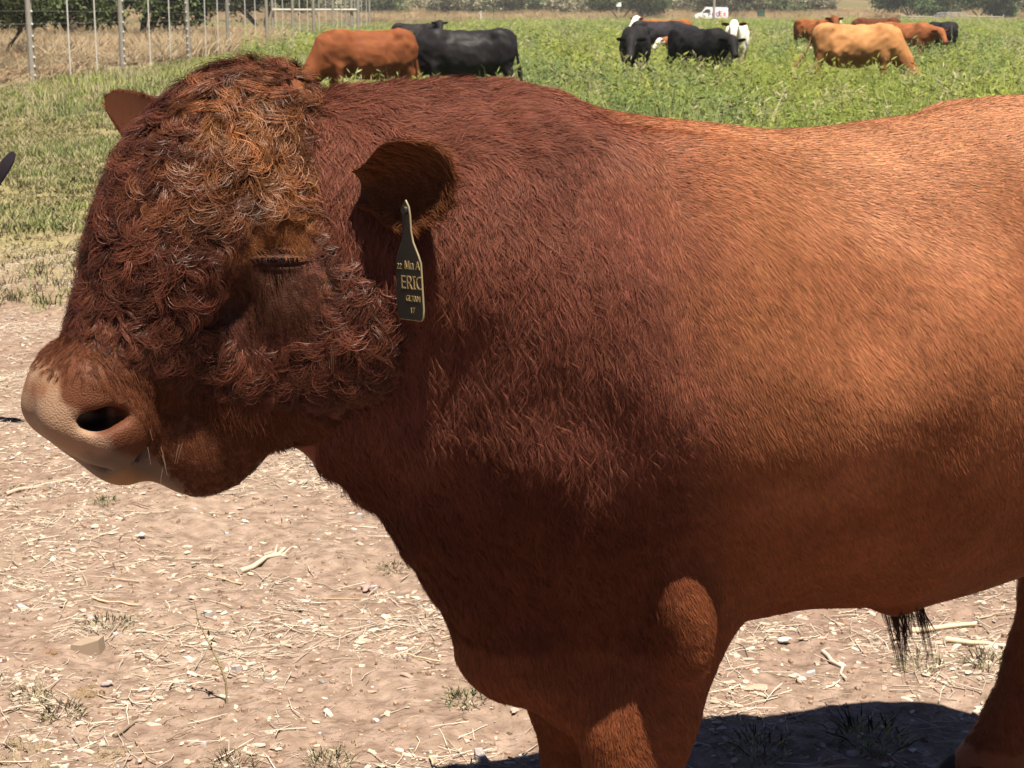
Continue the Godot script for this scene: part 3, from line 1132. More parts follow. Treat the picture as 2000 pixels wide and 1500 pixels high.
# ------------------------------------------------------------------ the herd
# own axes: x forward, y up; opts: head (up, graze, low), turn of the head in radians, colours, size
func cow(label: String, where: Vector3, turn: float, o: Dictionary) -> Node3D:
	var size: float = o.get("size", 1.0)
	var t := thing(o.get("name", "cow"), label, o.get("name", "cow"), where, turn, "cattle grazing in the field")
	t.scale = Vector3.ONE * size
	var f := Field.new()
	var belly: float = o.get("belly", 0.0)
	f.trunk([[-0.80, 1.18, 0.86, 0.12, 0.1, 0.0], [-0.74, 1.27, 0.74, 0.20, 0.1, 0.0], [-0.62, 1.31, 0.66, 0.24, 0.1, 0.0], [-0.45, 1.31, 0.58 - belly, 0.27, 0.1, 0.0], [-0.2, 1.28, 0.54 - belly, 0.31, 0.1, 0.0],
		[0.1, 1.27, 0.55 - belly, 0.31, 0.15, 0.0], [0.35, 1.29, 0.56, 0.27, 0.3, 0.0], [0.55, 1.29, 0.58, 0.23, 0.3, 0.0], [0.68, 1.24, 0.64, 0.19, 0.3, 0.0], [0.78, 1.16, 0.75, 0.13, 0.2, 0.0]], 0.08)
	for s: float in [1.0, -1.0]:
		f.blob(Vector3(-0.50, 1.22, 0.17 * s), Vector3(0.10, 0.07, 0.07), 0.10)
		f.blob(Vector3(0.42, 1.20, 0.12 * s), Vector3(0.10, 0.10, 0.06), 0.08)
		f.blob(Vector3(-0.33, 0.98, 0.33 * s), Vector3(0.08, 0.14, 0.06), -0.10)
		f.blob(Vector3(0.24, 1.00, 0.36 * s), Vector3(0.06, 0.2, 0.06), -0.10)
		f.blob(Vector3(-0.62, 0.98, 0.16 * s), Vector3(0.17, 0.28, 0.11), 0.1)
		f.blob(Vector3(0.48, 0.98, 0.16 * s), Vector3(0.15, 0.27, 0.10), 0.1)
		var st: float = o.get("step", 0.0) * s
		f.bone(Vector3(0.50, 0.72, 0.15 * s), Vector3(0.50 + st, 0.42, 0.15 * s), 0.10, 0.06, 0.06)
		f.bone(Vector3(0.50 + st, 0.42, 0.15 * s), Vector3(0.50 + st * 0.8, 0.0, 0.15 * s), 0.052, 0.045, 0.04)
		f.bone(Vector3(-0.62, 0.80, 0.15 * s), Vector3(-0.70 - st, 0.50, 0.15 * s), 0.12, 0.06, 0.08)
		f.bone(Vector3(-0.70 - st, 0.50, 0.15 * s), Vector3(-0.64 - st, 0.0, 0.15 * s), 0.055, 0.045, 0.04)
	# neck and head
	var pose: String = o.get("head", "up")
	var poll := Vector3(1.14, 1.36, 0)
	var pitch := -0.75
	if pose == "graze":
		poll = Vector3(1.12, 0.44, 0)
		pitch = -1.05
	elif pose == "low":
		poll = Vector3(1.16, 1.10, 0)
		pitch = -0.80
	var sway: float = o.get("turn", 0.0)
	poll.z = sin(sway) * 0.30
	poll.x -= (1.0 - cos(sway)) * 0.30
	var hb := Basis(Vector3.UP, -sway) * Basis(Vector3(0, 0, 1), pitch)
	f.bone(Vector3(0.60, 1.04, 0), poll + hb * Vector3(0.02, -0.06, 0), 0.21, 0.115, 0.12, 0.8)
	f.bone(Vector3(0.66, 0.88, 0), poll + hb * Vector3(0.05, -0.14, 0), 0.16, 0.08, 0.12, 0.7)
	f.blob(poll + hb * Vector3(0.10, -0.05, 0), Vector3(0.15, 0.11, 0.105), 0.05, hb)
	f.bone(poll + hb * Vector3(0.16, -0.05, 0), poll + hb * Vector3(0.42, -0.055, 0), 0.095, 0.068, 0.05)
	f.bone(poll + hb * Vector3(0.16, -0.12, 0), poll + hb * Vector3(0.40, -0.10, 0), 0.085, 0.055, 0.05)
	f.blob(poll + hb * Vector3(0.44, -0.07, 0), Vector3(0.045, 0.065, 0.08), 0.03, hb)
	var sh := f.nets(Vector3(-1.05, -0.05, -0.62), Vector3(1.75, 1.65, 0.62), o.get("cell", 0.034))
	var coat: Color = o.get("coat", Color(0.016, 0.014, 0.014))
	var face: Color = o.get("face", coat)
	var nose: Color = o.get("nose", Color(0.02, 0.018, 0.018))
	var under: Color = o.get("under", coat)
	var nz := noise(17, 2.2, 3)
	for i in sh.v.size():
		var p := sh.v[i]
		var l := hb.transposed() * (p - poll)
		var w := nz.get_noise_3dv(p)
		var c := coat.lerp(under, smoothstep(0.85, 0.65, p.y + w * 0.1))
		if l.x > -0.06 + w * 0.05 and l.y > -0.2 and l.x < 0.6 and absf(l.z) < 0.2 and p.x > 0.85:
			c = face
			if l.x > 0.40:
				c = nose
		var w2 := nz.get_noise_3dv(p * 3.0 + Vector3(9, 0, 0))
		sh.c[i] = c * (1.0 + 0.35 * w + 0.25 * w2)
		if p.y > 0.6 and p.x < 0.8:
			sh.v[i] += sh.n[i] * (w * 0.035 + w2 * 0.012)
	sh.recompute_normals()
	var hide := tinted(o.get("rough", 0.72), 0.22)
	part("body", sh.mesh(), hide, t)
	if o.has("ear_at"):
		# stand so that the tip of the right ear comes to the given place
		var tip_now: Vector3 = t.transform * (poll + hb * Vector3(-0.12, 0.01, 0.22))
		t.position += (o["ear_at"] as Vector3 - tip_now) * Vector3(1, 0, 1)
	var ear_c: Color = o.get("ear", coat)
	var em := tinted(0.7, 0.2)
	for s: float in [1.0, -1.0]:
		var b := poll + hb * Vector3(0.03, -0.05, 0.09 * s)
		var tip := b + hb * (Vector3(-0.02, 0.0, 0.21 * s) if not o.has("ears_up") else Vector3(-0.15, 0.06, 0.13 * s))
		part("ear", ear_mesh(b, tip, hb * Vector3(-0.012, 0.055, 0.0), hb * Vector3(0.95, -0.1, 0.2 * s), 0.02, 0.02, ear_c * 0.8, ear_c, 3.0).mesh(), em, t)
		var eye := SphereMesh.new()
		eye.radius = 0.022
		eye.height = 0.044
		eye.radial_segments = 10
		eye.rings = 6
		part("eye", eye, paint(0.01, 0.008, 0.008, 0.15, 0.5), t).position = poll + hb * Vector3(0.15, -0.03, 0.098 * s)
		var hole := SphereMesh.new()
		hole.radius = 0.014
		hole.height = 0.028
		hole.radial_segments = 8
		hole.rings = 4
		part("nostril", hole, paint(0.01, 0.008, 0.008, 0.5), t).position = poll + hb * Vector3(0.478, -0.05, 0.042 * s)
	# tail
	var tail := Shape.new()
	tail.col = o.get("tail_tint", coat)
	var swing: Vector3 = o.get("swing", Vector3(-0.06, -0.75, 0.03))
	var pts := PackedVector3Array()
	for i in 7:
		var u := i / 6.0
		pts.append(Vector3(-0.77 - 0.06 * sin(u * PI * 0.5), 1.20, 0) + Vector3(swing.x * u * u, swing.y * u, swing.z * u * u))
	tail.tube(pts, PackedFloat32Array([0.04, 0.032, 0.025, 0.022, 0.03, 0.045, 0.012]), 7)
	part("tail", tail.mesh(), tinted(0.7, 0.2), t)
	if o.has("tag"):
		var tg := Shape.new()
		tg.box(Vector3(0, -0.04, 0), Vector3(0.008, 0.085, 0.07))
		var k := part("ear_tag", tg.mesh(), paint(0.75, 0.66, 0.42, 0.5), t)
		k.position = poll + hb * Vector3(0.06, -0.07, -0.20)
	return t

func build_cows() -> void:
	var black := Color(0.017, 0.0155, 0.017)
	var red := Color(0.16, 0.052, 0.021)
	var rust := Color(0.22, 0.082, 0.032)
	var white := Color(0.68, 0.62, 0.53)
	var pale := Color(0.45, 0.36, 0.29)
	cow("red cow grazing directly behind the bull's poll and hump", Vector3(-2.22, 0, -27.0), deg_to_rad(204), {"coat": red, "head": "graze", "size": 0.98, "belly": 0.02})
	cow("black cow grazing right behind the bull's hump, its shiny side turned to us", Vector3(-0.72, 0, -27.6), deg_to_rad(182), {"coat": black, "head": "graze", "size": 0.98, "belly": 0.03, "rough": 0.52})
	cow("small black cow with a white muzzle looking round behind the grazing red cow", Vector3(-3.12, 0, -57.0), deg_to_rad(-12), {"coat": Color(0.022, 0.019, 0.02), "head": "up", "turn": 1.15, "nose": white, "size": 0.93})
	cow("black cow facing us head-on, left of the walking black cow", Vector3(2.42, 0, -34.8), deg_to_rad(-98), {"coat": black, "head": "low", "size": 0.97, "belly": 0.06})
	cow("black cow standing side-on behind the cow that faces us", Vector3(4.35, 0, -53.0), deg_to_rad(8), {"coat": Color(0.022, 0.020, 0.024), "head": "low", "turn": -0.2, "size": 1.0})
	cow("orange-brown cow with a white face at the back of the black group", Vector3(5.25, 0, -60.0), deg_to_rad(172), {"coat": rust, "face": white, "head": "up", "turn": -0.9, "nose": pale, "size": 1.02})
	cow("orange-brown calf with a white face peeping out between the black cows", Vector3(5.00, 0, -50.5), deg_to_rad(176), {"coat": rust, "face": white, "head": "low", "turn": -0.5, "nose": pale, "size": 0.72, "name": "calf"})
	cow("black cow walking to the right in front of the white-faced cow", Vector3(3.80, 0, -36.0), deg_to_rad(-50), {"coat": Color(0.013, 0.012, 0.014), "head": "low", "turn": 0.55, "size": 0.94, "belly": -0.04, "step": 0.09})
	cow("whitish cow with red ears looking at us over the walking black cow", Vector3(5.2, 0, -41.2), deg_to_rad(-100), {"coat": white, "face": white, "ear": red, "under": pale, "head": "up", "nose": Color(0.28, 0.18, 0.15), "size": 0.97})
	cow("red cow with a pale tag in its ear standing over a white calf", Vector3(9.6, 0, -56.5), deg_to_rad(-62), {"coat": Color(0.20, 0.068, 0.026), "face": red, "nose": pale, "head": "up", "turn": 0.35, "size": 1.03, "belly": 0.06, "tag": true})
	cow("small white calf lying low in the weeds before the red cow", Vector3(9.05, -0.28, -54.0), deg_to_rad(-60), {"coat": white, "face": white, "nose": pale, "head": "low", "size": 0.62, "name": "calf"})
	cow("tan cow grazing to the right with its tail swung out", Vector3(6.5, 0, -33.5), deg_to_rad(-8), {"coat": Color(0.36, 0.17, 0.068), "under": Color(0.24, 0.10, 0.042), "head": "graze", "size": 1.02, "belly": 0.06, "swing": Vector3(-0.35, -0.75, 0.1), "tail_tint": Color(0.20, 0.12, 0.06)})
	cow("dark red cow of which only the back shows behind the tan cow", Vector3(12.9, 0, -63.0), deg_to_rad(170), {"coat": Color(0.09, 0.03, 0.015), "head": "graze", "size": 1.05})
	cow("rusty red cow grazing behind the tan cow's shoulder", Vector3(11.0, 0, -49.5), deg_to_rad(-40), {"coat": Color(0.21, 0.073, 0.03), "head": "low", "turn": 0.5, "nose": Color(0.15, 0.05, 0.03), "size": 0.98})
	cow("black cow seen from behind at the right end of the herd", Vector3(12.45, 0, -51.5), deg_to_rad(97), {"coat": black, "head": "graze", "size": 0.98, "belly": 0.03, "tail_tint": Color(0.07, 0.065, 0.07)})
	cow("black cow at the left edge of which only an ear shows", Vector3(-2.62, 0, -6.35), deg_to_rad(62), {"coat": black, "head": "low", "turn": -0.8, "size": 0.86, "cell": 0.022, "ears_up": true, "ear_at": Vector3(-1.70, 1.02, -6.0)})
# ------------------------------------------------------------------ plants
# a clump of leaves or blades; every piece is a bent two-segment strip
func blade_clump(seed_: int, count: int, high: float, wide: float, lean: float, radius: float, leaves: int) -> ArrayMesh:
	var r := RandomNumberGenerator.new()
	r.seed = seed_
	var s := Shape.new()
	for i in count:
		var a := r.randf() * TAU
		var p := Vector3(cos(a), 0, sin(a)) * radius * sqrt(r.randf())
		var h := high * r.randf_range(0.55, 1.1)
		var out := Vector3(cos(a + r.randfn()), 0, sin(a + r.randfn())) * lean * h
		var side := Vector3(-out.z, 0, out.x).normalized().rotated(Vector3.UP, r.randfn() * 0.8)
		s.col = Color(1.3, 1.3, 1.3) * r.randf_range(0.8, 1.2)
		var p1 := p + Vector3(0, h * 0.55, 0) + out * 0.35
		var p2 := p + Vector3(0, h, 0) + out
		var nn := (Vector3(0, 1.6, 0) + side.cross(Vector3.UP) * 0.5 + out).normalized()
		s.ribbon(PackedVector3Array([p, p1, p2]), PackedFloat32Array([wide * 0.4, wide * 0.5, wide * 0.06]), side, nn)
		for k in leaves:
			var u := r.randf_range(0.25, 1.0)
			var b := p.lerp(p2, u)
			var d := Vector3(r.randfn(), r.randf_range(-0.1, 0.8), r.randfn()).normalized()
			var sd := d.cross(Vector3(r.randfn(), r.randfn(), r.randfn())).normalized()
			var l := high * r.randf_range(0.10, 0.2)
			s.col = Color(1.3, 1.3, 1.3) * r.randf_range(0.85, 1.15)
			var n2 := sd.cross(d).normalized()
			if n2.y < 0.0:
				n2 = -n2
			n2 = (n2 + Vector3(0, 0.8, 0)).normalized()
			s.ribbon(PackedVector3Array([b, b + d * l * 0.5, b + d * l]), PackedFloat32Array([l * 0.04, l * 0.10, l * 0.02]), sd, n2)
	return s.mesh()

func plant_mat() -> StandardMaterial3D:
	var m := tinted(0.65, 0.25)
	m.backlight_enabled = true
	m.backlight = Color(1, 1, 1)
	return m

func put_on_ground(x: float, z: float, sz: float, tall: float) -> Transform3D:
	return Transform3D(Basis(Vector3.UP, rng.randf() * TAU) * Basis(Vector3.RIGHT, rng.randfn() * 0.08) * Basis.from_scale(Vector3(sz, sz * tall, sz)), Vector3(x, height(x, z) - 0.01, z))

func build_plants() -> void:
	var mat := plant_mat()
	# short trodden grass between the dirt and the weeds
	var turf := [[], [], []]
	var turf_c := [PackedColorArray(), PackedColorArray(), PackedColorArray()]
	var weeds := [[], [], []]
	var weeds_c := [PackedColorArray(), PackedColorArray(), PackedColorArray()]
	var dry := [[], []]
	var dry_c := [PackedColorArray(), PackedColorArray()]
	rng.seed = 900
	for band: Array in [[-6.5, -12.0, 150.0, 0.95], [-12.0, -20.0, 120.0, 1.1], [-20.0, -36.0, 50.0, 1.3], [-36.0, -60.0, 20.0, 1.7], [-60.0, -110.0, 4.2, 2.6], [-110.0, -315.0, 0.85, 4.0]]:
		var zn: float = band[0]
		var zf: float = band[1]
		var want := int((zn - zf) * (-(zn + zf) * 0.5 * 0.64 + 2.0) * float(band[2]))
		var rel: float = band[3]
		for i in want:
			var z := lerpf(zn, zf, rng.randf())
			var half := -z * 0.32 + 1.0
			var x := rng.randf_range(-half, half)
			var g := green(x, z)
			if rng.randf() > g:
				continue
			var l := lush(x, z)
			var w := patches.get_noise_2d(x * 1.3 + 9.0, z * 1.3)
			var w2 := patches.get_noise_2d(x * 0.4 - 70.0, z * 0.4)
			var k := rng.randi() % 3
			if rng.randf() < smoothstep(-1.0, -5.0, x) and z > -60.0:
				k = 0
			if rng.randf() < l:
				var c := Color(0.19, 0.27, 0.065).lerp(Color(0.37, 0.40, 0.095), clampf(0.35 + w * 1.1 + rng.randfn() * 0.25, 0.0, 1.0))
				c = c.lerp(Color(0.17, 0.23, 0.11), clampf(w2 * 1.6, 0.0, 0.7))
				if rng.randf() < 0.10 + w * 0.2 + 0.38 * smoothstep(-1.0, -5.0, x) * smoothstep(-65.0, -50.0, z):
					c = Color(0.46, 0.42, 0.25)
				weeds[k].append(put_on_ground(x, z, rel * rng.randf_range(0.65, 1.15), clampf(rng.randf_range(0.6, 1.25) * (1.9 / (0.9 + rel)) * (1.0 + w * 1.3 + w2 * 0.7), 0.25, 1.5)))
				weeds_c[k].append(c * rng.randf_range(0.8, 1.15))
			else:
				var c := Color(0.34, 0.33, 0.15).lerp(Color(0.19, 0.26, 0.075), clampf(0.35 + w * 1.3 + w2 * 0.5, 0.0, 1.0))
				if rng.randf() < 0.42:
					c = Color(0.50, 0.44, 0.27)
				turf[k].append(put_on_ground(x, z, rel * rng.randf_range(0.6, 1.2), clampf(0.8 + w * 0.7, 0.4, 1.5)))
				turf_c[k].append(c * rng.randf_range(0.8, 1.15))
	# tall dry grass beyond the wire fence and along the far bank
	for i in 11000:
		var z := lerpf(-38.0, -112.0, pow(rng.randf(), 0.8))
		var x := rng.randf_range(z * 0.34 - 2.0, -10.9)
		var w := patches.get_noise_2d(x * 0.7, z * 0.7)
		var thick := clampf(smoothstep(-52.0, -70.0, z + w * 6.0) + 0.12, 0.0, 1.0)
		if rng.randf() > thick or z < -88.0 and x > -14.0:
			continue
		var k := rng.randi() % 2
		dry[k].append(put_on_ground(x, z, rng.randf_range(0.9, 1.6), lerpf(0.22, 0.72, thick) * rng.randf_range(0.6, 1.2)))
		dry_c[k].append(Color(0.56, 0.45, 0.30).lerp(Color(0.48, 0.33, 0.20), clampf(0.4 + w, 0.0, 1.0)) * rng.randf_range(0.88, 1.1))
	for i in 9000:
		var z := rng.randf_range(-316.0, -392.0)
		var x := rng.randf_range(z * 0.33, -z * 0.33)
		var w := patches.get_noise_2d(x * 0.2, z * 0.2)
		if z < -322.0 and z > -333.0:
			continue
		dry[i % 2].append(put_on_ground(x, z, rng.randf_range(2.0, 3.2), 0.42 * rng.randf_range(0.6, 1.2)))
		dry_c[i % 2].append(Color(0.47, 0.36, 0.21).lerp(Color(0.42, 0.29, 0.16), clampf(0.4 + w, 0.0, 1.0)) * rng.randf_range(0.8, 1.15))
	for k in 3:
		many("grass", blade_clump(201 + k, 12, 0.085, 0.0065, 0.7, 0.055, 0), mat, turf[k], turf_c[k], self)
		many("weeds", blade_clump(211 + k, 15, [0.17, 0.32, 0.40][k], 0.0075, 0.4, 0.13, [0, 3, 5][k]), mat, weeds[k], weeds_c[k], self)
	for k in 2:
		many("dry_grass", blade_clump(221 + k, 34, 0.8, 0.010, 0.55, 0.30, 0), mat, dry[k], dry_c[k], self)

# ------------------------------------------------------------------ trees
var sprays: Array[ArrayMesh] = []

func spray(seed_: int) -> ArrayMesh:
	# a twig-end bunch of small leaves
	var r := RandomNumberGenerator.new()
	r.seed = seed_
	var s := Shape.new()
	for i in 26:
		var p := Vector3(r.randfn(), r.randfn() * 0.7, r.randfn()) * 0.30
		var d := Vector3(r.randfn(), r.randfn() * 0.6, r.randfn()).normalized()
		var sd := d.cross(Vector3(r.randfn(), r.randfn(), r.randfn())).normalized()
		var nn := sd.cross(d).normalized()
		if nn.dot(p + Vector3(0, 0.2, 0)) < 0.0:
			nn = -nn
		nn = (nn + Vector3(0, 0.5, 0) + p.normalized() * 0.6).normalized()
		s.col = Color(1.15, 1.15, 1.15) * r.randf_range(0.75, 1.2)
		var l := r.randf_range(0.14, 0.3)
		s.ribbon(PackedVector3Array([p, p + d * l * 0.5, p + d * l]), PackedFloat32Array([l * 0.05, l * 0.26, l * 0.03]), sd, nn)
	return s.mesh()

func tree(called: String, label: String, kind_: String, at: Vector3, high: float, wide: float, clumps: int, tint: Color, leaf: float, seed_: int, group := "", base_gap := 0.25) -> void:
	var r := RandomNumberGenerator.new()
	r.seed = seed_
	var t := thing(called, label, kind_, at, 0.0, group)
	var bark := Shape.new()
	bark.col = Color(0.065, 0.048, 0.038)
	var tips: Array[Vector3] = []
	var stems := 2 + r.randi() % 3
	for i in stems:
		var a := TAU * i / stems + r.randf() * 1.2
		var d := Vector3(cos(a), 0, sin(a))
		var k := high * r.randf_range(0.35, 0.5)
		var p1 := d * wide * 0.12 + Vector3(0, k * 0.5, 0)
		var p2 := d * wide * 0.25 + Vector3(0, k, 0)
		var rr := high * 0.028
		bark.tube(PackedVector3Array([d * rr, p1, p2]), PackedFloat32Array([rr, rr * 0.8, rr * 0.6]), 6)
		for j in 4:
			var e := d.rotated(Vector3.UP, r.randfn() * 0.9)
			var q2 := p2 + e * wide * r.randf_range(0.08, 0.22) + Vector3(0, high * r.randf_range(0.1, 0.38), 0)
			bark.tube(PackedVector3Array([p1.lerp(p2, r.randf_range(0.4, 1.0)), p2.lerp(q2, 0.5) + Vector3(0, 0.05, 0), q2]), PackedFloat32Array([rr * 0.5, rr * 0.35, rr * 0.15]), 5)
			tips.append(q2)
	part("trunk", bark.mesh(), tinted(0.9, 0.1), t)
	var where: Array = []
	var tints := PackedColorArray()
	# the crown is a handful of lobes round the limb ends, with gaps between
	var lobes: Array[Vector3] = []
	for tip in tips:
		lobes.append(tip)
	for i in 5:
		var a := r.randf() * TAU
		lobes.append(Vector3(cos(a) * wide * 0.36, high * r.randf_range(base_gap + 0.08, 0.6), sin(a) * wide * 0.36))
	for i in clumps:
		var c: Vector3 = lobes[r.randi() % lobes.size()]
		var d := Vector3(r.randfn(), r.randfn() * 0.8, r.randfn()).normalized() * pow(r.randf(), 0.4)
		var p := c + d * Vector3(wide * 0.19, high * 0.17, wide * 0.19)
		p.y = clampf(p.y, high * base_gap * r.randf_range(0.7, 1.1), high)
		var sz := leaf * r.randf_range(0.7, 1.3)
		where.append(Transform3D(Basis(Vector3(r.randfn(), r.randfn(), r.randfn()).normalized(), r.randf() * TAU) * Basis.from_scale(Vector3.ONE * sz), p))
		tints.append(tint * r.randf_range(0.7, 1.3))
	many("crown", sprays[seed_ % sprays.size()], plant_mat(), where, tints, t)

func build_trees() -> void:
	for i in 4:
		sprays.append(spray(300 + i))
	# dark mesquites behind the dry grass at the left
	var dark := Color(0.20, 0.26, 0.11)
	tree("mesquite_tree", "dark green tree at the far left behind the wire fence", "tree", Vector3(-24.5, 0, -76.0), 6.5, 9.774999999999999, 1800, dark, 0.9, 401, "", 0.12)
	tree("mesquite_tree", "broad dark tree behind the second fence post", "tree", Vector3(-19.5, 0, -80.0), 6.8, 10.35, 1900, dark * 1.1, 0.9, 402, "", 0.12)
	tree("mesquite_tree", "dark tree with a shaded trunk right of the second fence post", "tree", Vector3(-16.2, 0, -77.0), 6.2, 8.049999999999999, 1600, dark * 0.9, 0.8, 403, "", 0.2)
	tree("shrub", "bare-stemmed shrub in the dry grass by the first fence post", "shrub", Vector3(-17.6, 0, -61.0), 2.6, 3.6, 160, Color(0.10, 0.12, 0.05), 0.5, 404, "", 0.4)
	tree("mesquite_tree", "grey-green tree behind the wooden brace of the fence", "tree", Vector3(-21.0, 0, -150.0), 5.5, 9.0, 500, Color(0.12, 0.13, 0.065), 1.3, 405, "", 0.2)
	tree("mesquite_tree", "pale olive tree left of the wooden brace of the fence", "tree", Vector3(-29.5, 0, -165.0), 6.0, 10.0, 500, Color(0.15, 0.14, 0.08), 1.3, 406, "", 0.2)
	# two dense dark trees at the right
	tree("shade_tree", "round dark green tree behind the metal gate", "tree", Vector3(77.0, 1.0, -345.0), 6.5, 13.0, 900, Color(0.16, 0.23, 0.10), 2.0, 407, "", 0.08)
	tree("shade_tree", "dark green tree at the right edge beyond the field", "tree", Vector3(90.5, 1.0, -345.0), 6.5, 12.0, 900, Color(0.16, 0.23, 0.10), 2.0, 408, "", 0.08)
	tree("shade_tree", "brighter green tree cut off by the right edge", "tree", Vector3(101.5, 1.0, -350.0), 7.0, 12.0, 900, Color(0.24, 0.32, 0.13), 2.0, 409, "", 0.08)
	tree("mesquite_tree", "small forked tree by the far road, left of the white van", "tree", Vector3(20.6, 0.2, -338.0), 6.5, 11.0, 420, Color(0.14, 0.16, 0.075), 1.7, 410, "", 0.42)
	tree("mesquite_tree", "green tree beside the small forked tree by the far road", "tree", Vector3(26.0, 0.6, -350.0), 6.0, 9.0, 500, Color(0.13, 0.17, 0.07), 1.8, 411, "", 0.2)
	tree("mesquite_tree", "thin forked tree right of the white van", "tree", Vector3(42.5, 0.8, -352.0), 6.5, 9.0, 300, Color(0.15, 0.145, 0.085), 1.7, 412, "", 0.42)
	rng.seed = 333
	for i in 170:
		var z := -(372.0 + 200.0 * pow(rng.randf(), 1.6))
		var x := rng.randf_range(z * 0.34, -z * 0.34)
		var tone := Color(0.36, 0.37, 0.22).lerp(Color(0.42, 0.36, 0.26), rng.randf())
		if i % 5 == 0:
			tone = Color(0.28, 0.33, 0.16)
		tree("brush", "grey-green mesquite bush on the slope beyond the road", "bush", Vector3(x, rise(z) - 0.2, z), rng.randf_range(3.0, 5.0), rng.randf_range(7.0, 13.0), 170, tone, 2.3, 500 + i, "mesquite bushes on the far slope", 0.03)

# ------------------------------------------------------------------ fences, poles, gate, van
func build_fences() -> void:
	var wood := Color(0.25, 0.235, 0.205)
	var timber := tinted(0.9, 0.15)
	var steel := paint(0.16, 0.16, 0.155, 0.5, 0.5)
	var fence := thing("wire_fence", "tall wire fence with grey round posts and white stakes running away at the left", "fence", Vector3(-10.75, 0, -30.0))
	var post := Shape.new()
	post.col = wood
	post.tube(PackedVector3Array([Vector3(0, -0.3, 0), Vector3(0.01, 1.2, 0), Vector3(0, 2.55, 0)]), PackedFloat32Array([0.078, 0.074, 0.070]), 12)
	var pm := post.mesh()
	var stake := Shape.new()
	stake.col = Color(0.50, 0.49, 0.46)
	stake.bar(Vector3(0, -0.2, 0), Vector3(0, 2.5, 0), 0.018, 0.018, 8)
	var stm := stake.mesh()
	var clip := Shape.new()
	clip.col = Color(0.75, 0.74, 0.70)
	clip.box(Vector3.ZERO, Vector3(0.04, 0.035, 0.035))
	var cm := clip.mesh()
	var lines: Array[float] = [0.15, 0.35, 0.55, 0.78, 1.02, 1.28, 1.56, 1.86, 2.16, 2.42]
	for k in 12:
		var z := -0.4 - k * 9.45
		var p := part("post", pm, timber, fence)
		p.position = Vector3(rng.randfn() * 0.05, 0, z)
		p.rotation = Vector3(rng.randfn() * 0.006, rng.randf() * 3.0, rng.randfn() * 0.006)
		if k < 5:
			for h in lines:
				part("clip", cm, timber, p).position = Vector3(-0.075, h, 0.02)
		if k < 11:
			for j in 2:
				part("stake", stm, timber, fence).position = Vector3(rng.randfn() * 0.03, 0, z - 3.15 * (j + 1) + rng.randfn() * 0.2)
	for h in lines:
		var w := Shape.new()
		w.bar(Vector3(-0.09, h, 3.0), Vector3(-0.09, h, -104.5), 0.0035, 0.0035, 4)
		part("wire", w.mesh(), steel, fence)
	# wooden brace where the fence turns
	var brace := thing("fence_brace", "brace of grey timber posts with a level rail where the fence turns", "fence", Vector3(-12.5, 0, -112.5))
	for x: float in [-2.65, -0.05, 2.35, 2.75]:
		var p := part("post", pm, timber, brace)
		p.position = Vector3(x, 0, rng.randfn() * 0.1)
		p.scale = Vector3(1.25, 1.0, 1.25)
	var rail := Shape.new()
	rail.col = Color(0.40, 0.38, 0.33)
	rail.bar(Vector3(-2.6, 1.74, 0.14), Vector3(2.7, 1.74, 0.14), 0.075, 0.07, 8)
	part("rail", rail.mesh(), timber, brace)
	# low fence along the far road
	var far := thing("road_fence", "low wire fence of thin dark posts along the far road", "fence", Vector3(0, 0, -318.0))
	var thin := Shape.new()
	thin.col = Color(0.16, 0.13, 0.10)
	thin.bar(Vector3(0, -0.2, 0), Vector3(0, 1.55, 0), 0.075, 0.065, 6)
	var tm := thin.mesh()
	for k in 24:
		var p := part("post", tm, timber, far)
		p.position = Vector3(-46.0 + k * 5.4 + rng.randfn() * 0.7, 0, rng.randfn() * 0.3)
		p.scale.y = rng.randf_range(0.8, 1.1)
	for h: float in [0.5, 0.9, 1.3]:
		var w := Shape.new()
		w.bar(Vector3(-60, h, -0.1), Vector3(80, h, -0.1), 0.006, 0.006, 4)
		part("wire", w.mesh(), steel, far)
	# power pole
	var pole := thing("power_pole", "grey power pole standing before the white van", "pole", Vector3(26.2, 0, -231.0))
	var ps := Shape.new()
	ps.col = Color(0.30, 0.27, 0.235)
	ps.bar(Vector3(0, -0.5, 0), Vector3(0, 10.0, 0), 0.19, 0.14, 12)
	part("shaft", ps.mesh(), timber, pole)
	var arm := Shape.new()
	arm.col = Color(0.22, 0.18, 0.15)
	arm.box(Vector3(0, 9.3, 0.2), Vector3(2.4, 0.12, 0.1))
	part("crossarm", arm.mesh(), timber, pole)
	# gate and rails at the right
	var gate := thing("metal_gate", "grey tubular gate before the round dark tree at the right", "gate", Vector3(79.0, 0.1, -331.0))
	var gm := paint(0.42, 0.43, 0.43, 0.45, 0.5)
	var gf := Shape.new()
	var loop := PackedVector3Array()
	for c: Array in [[0.0, 0.25], [0.0, 1.35], [0.25, 1.6], [5.25, 1.6], [5.5, 1.35], [5.5, 0.25], [0.0, 0.25]]:
		loop.append(Vector3(c[0], c[1], 0))
	var lr := PackedFloat32Array()
	lr.resize(loop.size())
	lr.fill(0.055)
	gf.tube(loop, lr, 6)
	part("frame", gf.mesh(), gm, gate)
	for h: float in [0.5, 0.77, 1.04, 1.31]:
		var b := Shape.new()
		b.bar(Vector3(0, h, 0), Vector3(5.5, h, 0), 0.03)
		part("bar", b.mesh(), gm, gate)
	var rails := thing("rail_fence", "pale rail fence with short posts left and right of the metal gate", "fence", Vector3(79.0, 0.1, -331.4))
	var rw := paint(0.48, 0.44, 0.38, 0.8)
